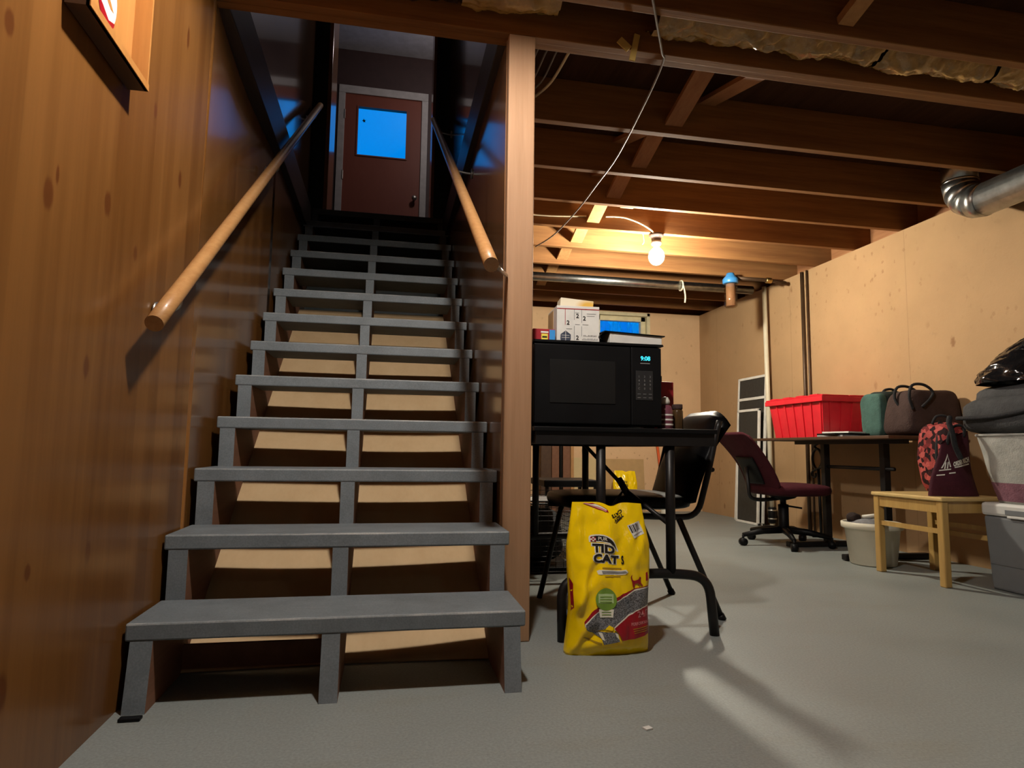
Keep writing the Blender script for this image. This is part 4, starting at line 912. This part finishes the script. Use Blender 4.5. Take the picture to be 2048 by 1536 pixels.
b = mb('wire_white', True); b.tube([(3.03, 3.36 - .042 * math.cos(a), 2.037 + .042 * math.sin(a)) for a in [PI * 2 * k / 16 for k in range(16, -1, -1)]] + spline([(3.03, 3.318, 2.03), (3.04, 3.316, 1.99), (3.05, 3.32, 1.93), (3.045, 3.32, 1.88)], 6), .007, 8); tag(b.build('strap'), 'pale strap end dangling below the grey metal pipe', 'strap')
# round duct
t = thing('air_duct', 'galvanised round air duct elbow high on the right wall', 'duct', (3.66, 1.2, 2.0)); r = .088
b = mb('metal', True); b.tube([(3.66, 1.21, SUB - .005), (3.66, 1.21, 2.11)], r, 24); b.lathe([(r + .001, 2.112), (r + .004, 2.118), (r + .001, 2.124)], (3.66, 1.21, 0), 24, caps=False); b.build('drop', t)
b = mb('metal', False); c_ = Vector((3.66, 1.21 - .14, 2.11)); segs = 4
pts = [c_ + Vector((0, .14 * math.cos(a), -.14 * math.sin(a))) for a in [PI / 2 * k / segs for k in range(segs + 1)]]
b.smooth(); 
for k in range(segs):
    p, q = pts[k], pts[k + 1]; d = (q - p).normalized() * .008; b.tube([p - d, q + d], r + .0015 * (k % 2), 24)
b.build('elbow', t)
b = mb('metal', True); b.tube([(3.66, 1.21 - .135, 1.97), (3.66, -.6, 1.975)], r - .002, 24); b.build('run', t)

# office chair
ox, oy = 3.235, 2.29
t = thing('office_chair', 'maroon swivel office chair on black castors facing the desk', 'chair', (ox, oy, 0))
b = mb('maroon_fabric', True); b.blob((3.275, oy, .372), (.235, .225, .042), .55, .004, 5, 36, 14); b.build('seat', t)
b = mb('maroon_fabric', True)
def bk(sg):
    def fn(u, v):
        y = oy - .205 + .41 * u; z = .365 + .385 * v; x = 3.085 - .16 * v ** 1.3 - .06 * v * v
        e = max(0, 1 - min(u, 1 - u) / .16) ** 2; ev = max(0, 1 - min(v, 1 - v) / .12) ** 2; th = .036 * (1 - max(e, ev) ** 1.3)
        return Vector((x - .025 * math.sin(PI * u) + (th if sg > 0 else -th * .3), y, z - .04 * e * (1 if v > .5 else -1) * abs(2 * v - 1)))
    return fn
b.grid(bk(1), 18, 18); b.grid(bk(-1), 18, 18); b.build('backrest', t)
b = mb('black_plastic', True); b.grid(lambda u, v: bk(-1)(.25 + .5 * u, .12 + .45 * v) + Vector((-.010, 0, 0)), 14, 14); b.build('back_shell', t, .008)
b = mb('black_metal', True); b.tube(fillet([(2.97, oy, .52), (2.985, oy, .31), (3.08, oy, .30), (ox, oy, .315)], .05), .013, 8); b.build('back_bracket', t)
b = mb('black_plastic', True); b.lathe([(.030, .085), (.034, .10), (.034, .27), (.02, .275), (.02, .30), (.075, .315), (.10, .335)], (ox, oy, 0), 20); b.build('column', t)
b = mb('black_plastic', True); b.tube([(ox + .02, oy - .02, .262), (ox + .10, oy - .06, .25)], .006, 8); b.build('lever', t)
for k in range(5):
    a = math.radians(176 + 72 * k); e = Vector((ox + .29 * math.cos(a), oy + .29 * math.sin(a), .07))
    b = mb('black_plastic', True); b.tube([(ox, oy, .105), (ox + .15 * math.cos(a), oy + .15 * math.sin(a), .095), tuple(e)], [.026, .021, .014], 10); lg = b.build('base_arm', t)
    b = mb('black_plastic', True); w = Vector((-math.sin(a), math.cos(a), 0)); b.tube([e - Vector((0, 0, .045)) - w * .018, e - Vector((0, 0, .045)) + w * .018], .025, 16); b.tube([e - Vector((0, 0, .035)), e], .008, 8); b.build('castor', lg)

# desk
DZ = .722
t = thing('desk', 'narrow black legged desk along the right wall', 'desk', (3.55, 2.0, 0))
b = mb('boxdark'); b.box(3.30, 3.82, 1.40, 2.745, DZ - .018, DZ, .003); b.build('top', t)
b = mb('black_metal'); b.box(3.48, 3.52, 1.50, 2.50, DZ - .043, DZ - .018); b.build('rail', t)
for yy, xx in ((2.20, 3.50), (1.68, 3.51)):
    mb('black_metal').box(xx - .021, xx + .021, yy - .02, yy + .02, .03, DZ - .04, .003).build('leg', t)
    b = mb('black_metal'); b.box(xx - .30, xx + .27, yy - .022, yy + .022, .004, .036, .006); b.build('foot', t)
b = mb('black_metal', True); b.tube([(3.505, 2.26, .53), (3.505, 1.60, .53)], .011, 10); b.build('crossbar', t)
b = mb('black_metal', True)
b.tube([(3.775 + .0, 2.66 + .055 * math.cos(a), .575 + .075 * math.sin(a)) for a in [2 * PI * k / 24 for k in range(24)]], .010, 8, True)
b.tube(spline([(3.775, 2.66, .65), (3.775, 2.69, .672), (3.775, 2.65, .69), (3.775, 2.62, .70)], 5), .010, 8)
b.tube(spline([(3.775, 2.66, .50), (3.775, 2.72, .48), (3.775, 2.73, .45), (3.775, 2.69, .44), (3.775, 2.68, .47)], 5), .008, 8); b.tube([(3.775, 2.65, .50), (3.775, 2.64, 0.001)], .011, 8); b.tube([(3.70, 2.64, .006), (3.815, 2.64, .006)], .006, 8)
tag(b.build('iron_stand'), 'black wrought iron stand with an oval ring beneath the desk', 'stand')

# red tote on desk
t = thing('storage_tote', 'red plastic storage tote on the desk', 'tote', (3.55, 2.33, DZ))
y0, y1, x0, x1, zb, zt_ = 2.02, 2.64, 3.36, 3.745, DZ + .001, DZ + .265
b = mb('red_tote')
def ring(ix, iy, z): return [(x0 + ix, y0 + iy, z), (x1 - ix, y0 + iy, z), (x1 - ix, y1 - iy, z), (x0 + ix, y1 - iy, z)]
R0 = [b.bm.verts.new(p) for p in ring(.035, .045, zb)]; R1 = [b.bm.verts.new(p) for p in ring(.006, .010, zt_)]; R2 = [b.bm.verts.new(p) for p in ring(.012, .016, zt_)]; R3 = [b.bm.verts.new(p) for p in ring(.04, .05, zb + .006)]
b._f(R0[::-1])
for A, B_ in ((R0, R1), (R1, R2), (R2, R3)):
    for k in range(4): b._f([A[k], A[(k + 1) % 4], B_[(k + 1) % 4], B_[k]])
b._f(R3)
for k in range(6):
    f = (k + .12) / 6; yb, yt = y0 + .05 + f * (y1 - y0 - .10), y0 + .018 + f * (y1 - y0 - .036)
    b.bar((x0 + .034, yb, zb + .004), (x0 + .008, yt, zt_ - .02), .012, .014, (1, 0, 0))
for k in range(4):
    f = (k + .5) / 4; b.bar((x0 + .05 + f * (x1 - x0 - .1), y0 + .044, zb + .004), (x0 + .02 + f * (x1 - x0 - .04), y0 + .012, zt_ - .02), .012, .012, (0, 1, 0))
b.build('tub', t)
b = mb('red_tote'); b.box(x0 - .012, x1 + .012, y0 - .012, y1 + .012, zt_ - .028, zt_ - .004, .004) if False else None
for q in ((x0 - .012, x0 + .010, y0 - .012, y1 + .012), (x1 - .010, x1 + .012, y0 - .012, y1 + .012), (x0 + .010, x1 - .010, y0 - .012, y0 + .012), (x0 + .010, x1 - .010, y1 - .012, y1 + .012)): b.box(*q, zt_ - .03, zt_ + .004, .003)
b.build('rim', t)
b = mb('red_tote'); b.box(x0 - .006, (x0 + x1) / 2 - .002, y0 - .008, y1 + .008, zt_ + .005, zt_ + .014, .003); b.box((x0 + x1) / 2 + .002, x1 + .006, y0 - .008, y1 + .008, zt_ + .005, zt_ + .014, .003)
for k in range(4): b.box(x0 - .002, x0 + .09, y0 + .05 + k * .15, y0 + .13 + k * .15, zt_ + .014, zt_ + .021, .003); b.box(x1 - .12, x1 - .02, y0 + .05 + k * .15, y0 + .13 + k * .15, zt_ + .014, zt_ + .021, .003)
b.build('lid', t)
# papers on desk
for k, (y, x, dx, dy, a, m_, lab) in enumerate(((1.93, 3.47, .30, .21, .12, 'grey_paper', 'bottom magazine of the paper pile on the desk'), (1.92, 3.45, .28, .20, -.1, 'black_plastic', 'dark folder in the middle of the desk paper pile'), (1.93, 3.48, .27, .19, .25, 'paper', 'white papers topmost of the pile on the desk'))):
    z = DZ + .001 + k * .011
    tag(mb(m_).box(x - dx / 2, x + dx / 2, y - dy / 2, y + dy / 2, z, z + .010, .001, Matrix.Rotation(a, 3, 'Z')).build('magazine'), lab, 'papers', 'papers piled on the desk') if k < 5 else None
# green and brown bags on desk
t = thing('lunch_bag', 'dark green soft lunch bag standing on the desk', 'bag', (3.64, 1.83, DZ))
b = mb('green_nylon', True); b.blob((3.553, 1.80, DZ + .136), (.034, .086, .135), .42, .008, 9, flat=DZ + .001, seed=2); b.build('lit_side', t)  # side towards the bulb, painted lighter than the rest of the bag
b = mb('green_shaded', True); b.blob((3.642, 1.80, DZ + .143), (.084, .083, .142), .42, .010, 8, flat=DZ + .001, seed=5); b.build('body', t)  # side turned from the bulb, its shade put into the colour
b = mb('black_fabric', True); b.tube(spline([(3.60, 1.78, DZ + .265), (3.62, 1.78, DZ + .292), (3.67, 1.78, DZ + .298), (3.71, 1.78, DZ + .275), (3.72, 1.78, DZ + .24)], 6), .008, 8); b.build('handle', t)
t = thing('duffel_bag', 'dark brown duffel bag with looped handles on the desk', 'bag', (3.63, 1.54, DZ))
b = mb('brown_fabric', True); b.blob((3.655, 1.54, DZ + .135), (.175, .115, .134), .36, .010, 7, flat=DZ + .001, seed=8, taper=-.08); b.build('body', t)
for s in (0, 1):
    b = mb('black_fabric', True); y = 1.425 + s * .10; x = 3.50 + s * .02; b.tube(spline([(x - .01, y, DZ + .15), (x - .04, y - .008 + s * .03, DZ + .22), (x - .01, y + s * .03, DZ + .285), (x + .07, y + s * .03, DZ + .288), (x + .12, y - .004 + s * .02, DZ + .24), (x + .04, y - .012, DZ + .165)], 6), .008, 8); b.build('handle', t)

# small stool
t = thing('wooden_stool', 'light oak low stool with a flat top before the desk', 'stool', (3.36, 1.15, 0))
sx0, sx1, sy0, sy1, sz = 3.165, 3.53, .935, 1.375, .418
mb('stool_top').box(sx0 - .008, sx1 + .008, sy0 - .008, sy1 + .008, sz - .02, sz, .006).build('top', t)
for (x, y) in ((sx0, sy0), (sx0, sy1 - .036), (sx1 - .036, sy0), (sx1 - .036, sy1 - .036)):
    mb('stool_wood').box(x, x + .036, y, y + .036, 0, sz - .02, .005).build('leg', t)
for q in ((sx0 + .006, sx0 + .028, sy0 + .036, sy1 - .036), (sx1 - .028, sx1 - .006, sy0 + .036, sy1 - .036)):
    mb('stool_wood').box(*q, sz - .075, sz - .021).build('apron', t); mb('stool_wood').box(q[0] + .004, q[1] - .004, q[2], q[3], .245, .268).build('stretcher', t)
for q in ((sx0 + .036, sx1 - .036, sy0 + .006, sy0 + .028), (sx0 + .036, sx1 - .036, sy1 - .028, sy1 - .006)): mb('stool_wood').box(*q, sz - .075, sz - .021).build('apron', t)
mb('stool_wood').box(sx1 - .028, sx1 - .01, sy0 + .036, sy1 - .036, .20, .225).build('stretcher', t)
# bucket
bx_, by_ = 3.325, 1.60
bx_, by_ = 3.30, 1.555
t = thing('bucket', 'cream plastic bucket with rags beside the oak stool', 'bucket', (bx_, by_, 0))
b = mb('bucket', True); b.lathe([(.001, .001), (.112, .001), (.118, .008), (.140, .195), (.152, .200), (.158, .205), (.158, .232), (.150, .236), (.143, .232), (.136, .19), (.112, .02), (.001, .018)], (bx_, by_, 0), 36); b.build('pail', t)
b = mb('rag_grey', True); b.blob((bx_ - .02, by_, .205), (.10, .10, .05), .8, .02, 12, seed=3); tag(b.build('rag'), 'grey rag heaped in the cream bucket', 'rag')
t = thing('scrub_brush', 'dark brush with a white handle poking out of the cream bucket', 'brush', (bx_, by_, .22))
b = mb('rag_dark', True); b.blob((bx_ - .085, by_ + .03, .255), (.035, .035, .03), .8, .01, 14, seed=6); b.build('head', t)
b = mb('white_plastic', True); b.tube([(bx_ - .05, by_ + .01, .262), (bx_ + .05, by_ - .03, .278)], .011, 10); b.build('handle', t)

# bags on stool
t = thing('backpack', 'red camouflage backpack behind the maroon shopping bag', 'backpack', (3.455, 1.21, sz))
b = mb('camo', True); b.blob((3.455, 1.21, sz + .185), (.075, .115, .184), .55, .012, 9, flat=sz + .001, seed=3); b.build('body', t)
b = mb('black_fabric', True); b.tube(spline([(3.386, 1.17, sz + .10), (3.382, 1.17, sz + .2), (3.395, 1.17, sz + .30), (3.44, 1.20, sz + .372)], 6), .010, 8); b.tube(spline([(3.41, 1.22, sz + .36), (3.42, 1.2, sz + .40), (3.46, 1.18, sz + .40), (3.48, 1.18, sz + .365)], 6), .007, 8); b.build('strap', t)
t = thing('shopping_bag', 'maroon cloth shopping bag with white lettering on the stool', 'bag', (3.35, 1.02, sz))
b = mb('maroon_tote', True)
def sb(sg):
    def fn(u, v):
        a = 2 * u - 1; w = .142 - .062 * v; xm = 3.322 + .012 * v
        return Vector((xm + w * a, 1.025 - sg * (.034 * (1 - v * .6) * (1 - a * a) ** .5) + .01 * math.sin(6 * u + 5 * v), sz + .001 + (.285 + .035 * a) * v))
    return fn
b.grid(sb(1), 20, 16); b.grid(sb(-1), 20, 16); b.build('body', t)
b = mb('white_print'); fs = lambda x, z: sb(1)(max(0, min(1, x)), max(0, min(1, z))) + Vector((0, -.003, 0))
letters(b, 'white_print', 'GRAN REDL', .085, .66, .56, fs, .004, 0, 1.25, .04) if False else letters(b, 'white_print', 'ORDER RICH', .10, .63, .56, fs, .006, .02, .95, .04)
for (u0, u1, z) in ((.08, .30, .47), (.38, .88, .49), (.06, .20, .38), (.27, .40, .40)): decal(b, 'white_print', *rect(u0, u1, z, z + .022), fs, .05)
decal(b, 'white_print', *poly([(.10, .52), (.13, .52), (.205, .74), (.19, .78)]), fs, .05); decal(b, 'white_print', *poly([(.19, .78), (.205, .74), (.30, .52), (.27, .52)]), fs, .05); decal(b, 'white_print', *rect(.16, .185, .50, .62), fs, .05); decal(b, 'white_print', *rect(.21, .235, .50, .62), fs, .05)
b.build('lettering', t)
b = mb('black_fabric', True); b.tube(spline([(3.29, 1.015, sz + .25), (3.30, 1.0, sz + .32), (3.34, 1.0, sz + .345), (3.38, 1.0, sz + .335), (3.39, 1.015, sz + .29)], 6), .007, 8); b.build('handle', t)

# cooler, bin and bags in the right corner
t = thing('cooler', 'grey picnic cooler with a white lid at the right edge', 'cooler', (3.57, .62, 0))
b = mb('cooler_body'); q0, q1, p0, p1 = 3.365, 3.745, .25, .915
A = [b.bm.verts.new(p) for p in ((q0 + .02, p0 + .02, .0), (q1 - .02, p0 + .02, .0), (q1 - .02, p1 - .012, .0), (q0 + .02, p1 - .012, .0))]; Bv = [b.bm.verts.new(p) for p in ((q0 + .004, p0, .338), (q1, p0, .338), (q1, p1, .338), (q0 + .004, p1, .338))]
b._f(A[::-1]); b._f(Bv)
for k in range(4): b._f([A[k], A[(k + 1) % 4], Bv[(k + 1) % 4], Bv[k]])
bmesh.ops.bevel(b.bm, geom=b.bm.edges[:], offset=.012, segments=3, profile=.5, affect='EDGES'); b.box(q0 + .0105, q0 + .0125, p0 + .02, p1 - .02, .118, .122); b.build('body', t)
b = mb('cooler_lid'); b.box(q0 - .004, q1 + .004, p0 - .004, p1 + .004, .339, .400, .014); b.box(q0 - .008, q0 + .01, p0 + .10, p1 - .13, .335, .346, .003); b.build('lid', t)
mb('cooler_body').box(q0 - .0055, q0 - .0035, p0 + .12, p1 - .12, .350, .372, .001).build('handle_recess', t)
t = thing('laundry_bin', 'grey white plastic bin stacked on the cooler lid', 'bin', (3.58, .66, .4))
b = mb('trash_white', True); bc = (3.565, .68, .401)
def ringpt(a, v):
    w = .185 + .09 * v; l = .22 + .03 * v; k = .5
    c_, s_ = math.cos(a), math.sin(a); n = noise.noise(Vector((c_ * 2, s_ * 2, v * 3))) * .006
    return Vector((bc[0] + (w + n) * math.copysign(abs(c_) ** k, c_), bc[1] + (l + n) * math.copysign(abs(s_) ** k, s_), bc[2] + .31 * v))
b.grid(lambda u, v: ringpt(2 * PI * u, v), 48, 12); b.grid(lambda u, v: Vector(bc) + (ringpt(2 * PI * u, 0) - Vector(bc)) * (v * 1.0), 48, 1)
b.mat('trash_white'); b.tube([ringpt(2 * PI * k / 48, 1.0) for k in range(48)], .007, 6, True); b.build('tub', t)
b = mb('purple', True); b.grid(lambda u, v: ringpt(2 * PI * u, .03 + .27 * v) + (ringpt(2 * PI * u, .1) - Vector((bc[0], bc[1], ringpt(2 * PI * u, .1).z))).normalized() * .002, 48, 3); b.build('purple_band', t)
b = mb('charcoal', True); b.blob((3.535, .69, .80), (.29, .27, .095), .5, .018, 8, flat=.716, seed=11); b.blob((3.54, .69, .885), (.25, .23, .06), .55, .015, 8, seed=14)
t = thing('gear_bag', 'charcoal nylon gear bag slumped on the grey white bin', 'bag', (3.60, .72, .716)); b.build('body', t)
b = mb('black_fabric', True); b.tube(spline([(3.25, .95, .80), (3.235, .94, .77), (3.24, .93, .72), (3.262, .94, .66), (3.29, .94, .60)], 6), .012, 8); b.tube(spline([(3.24, .90, .79), (3.232, .70, .79), (3.24, .50, .82)], 6), .010, 8); b.build('strap', t)
b = mb('black_gloss', True)
def gb(u, v):
    a = 2 * PI * u; r = (1 - v ** 1.6) * .19 + .004
    n = noise.noise(Vector((math.cos(a) * 3, math.sin(a) * 3, v * 6))) * .03 * (1 - v) + noise.noise(Vector((math.cos(a) * 9, math.sin(a) * 9, v * 15))) * .008
    return Vector((3.45 + .0 * v + (r + n) * math.cos(a), .72 + (r + n) * math.sin(a), .948 + .21 * v))
b.grid(gb, 48, 30); tag(b.build('rubbish_bag'), 'shiny black rubbish bag peaked on top of the gear bag', 'bag')

# debris
tag(mb('paper').box(1.17, 1.188, -.29, -.275, .0005, .004, 0, Matrix.Rotation(.3, 3, 'Z')).build('paper_chip'), 'tiny white chip lying on the open floor', 'debris')
tag(mb('black_plastic').box(.02, .066, -.066, -.045, .0005, .008, .002).build('wood_wedge'), 'small black wedge at the foot of the left stringer', 'wedge')
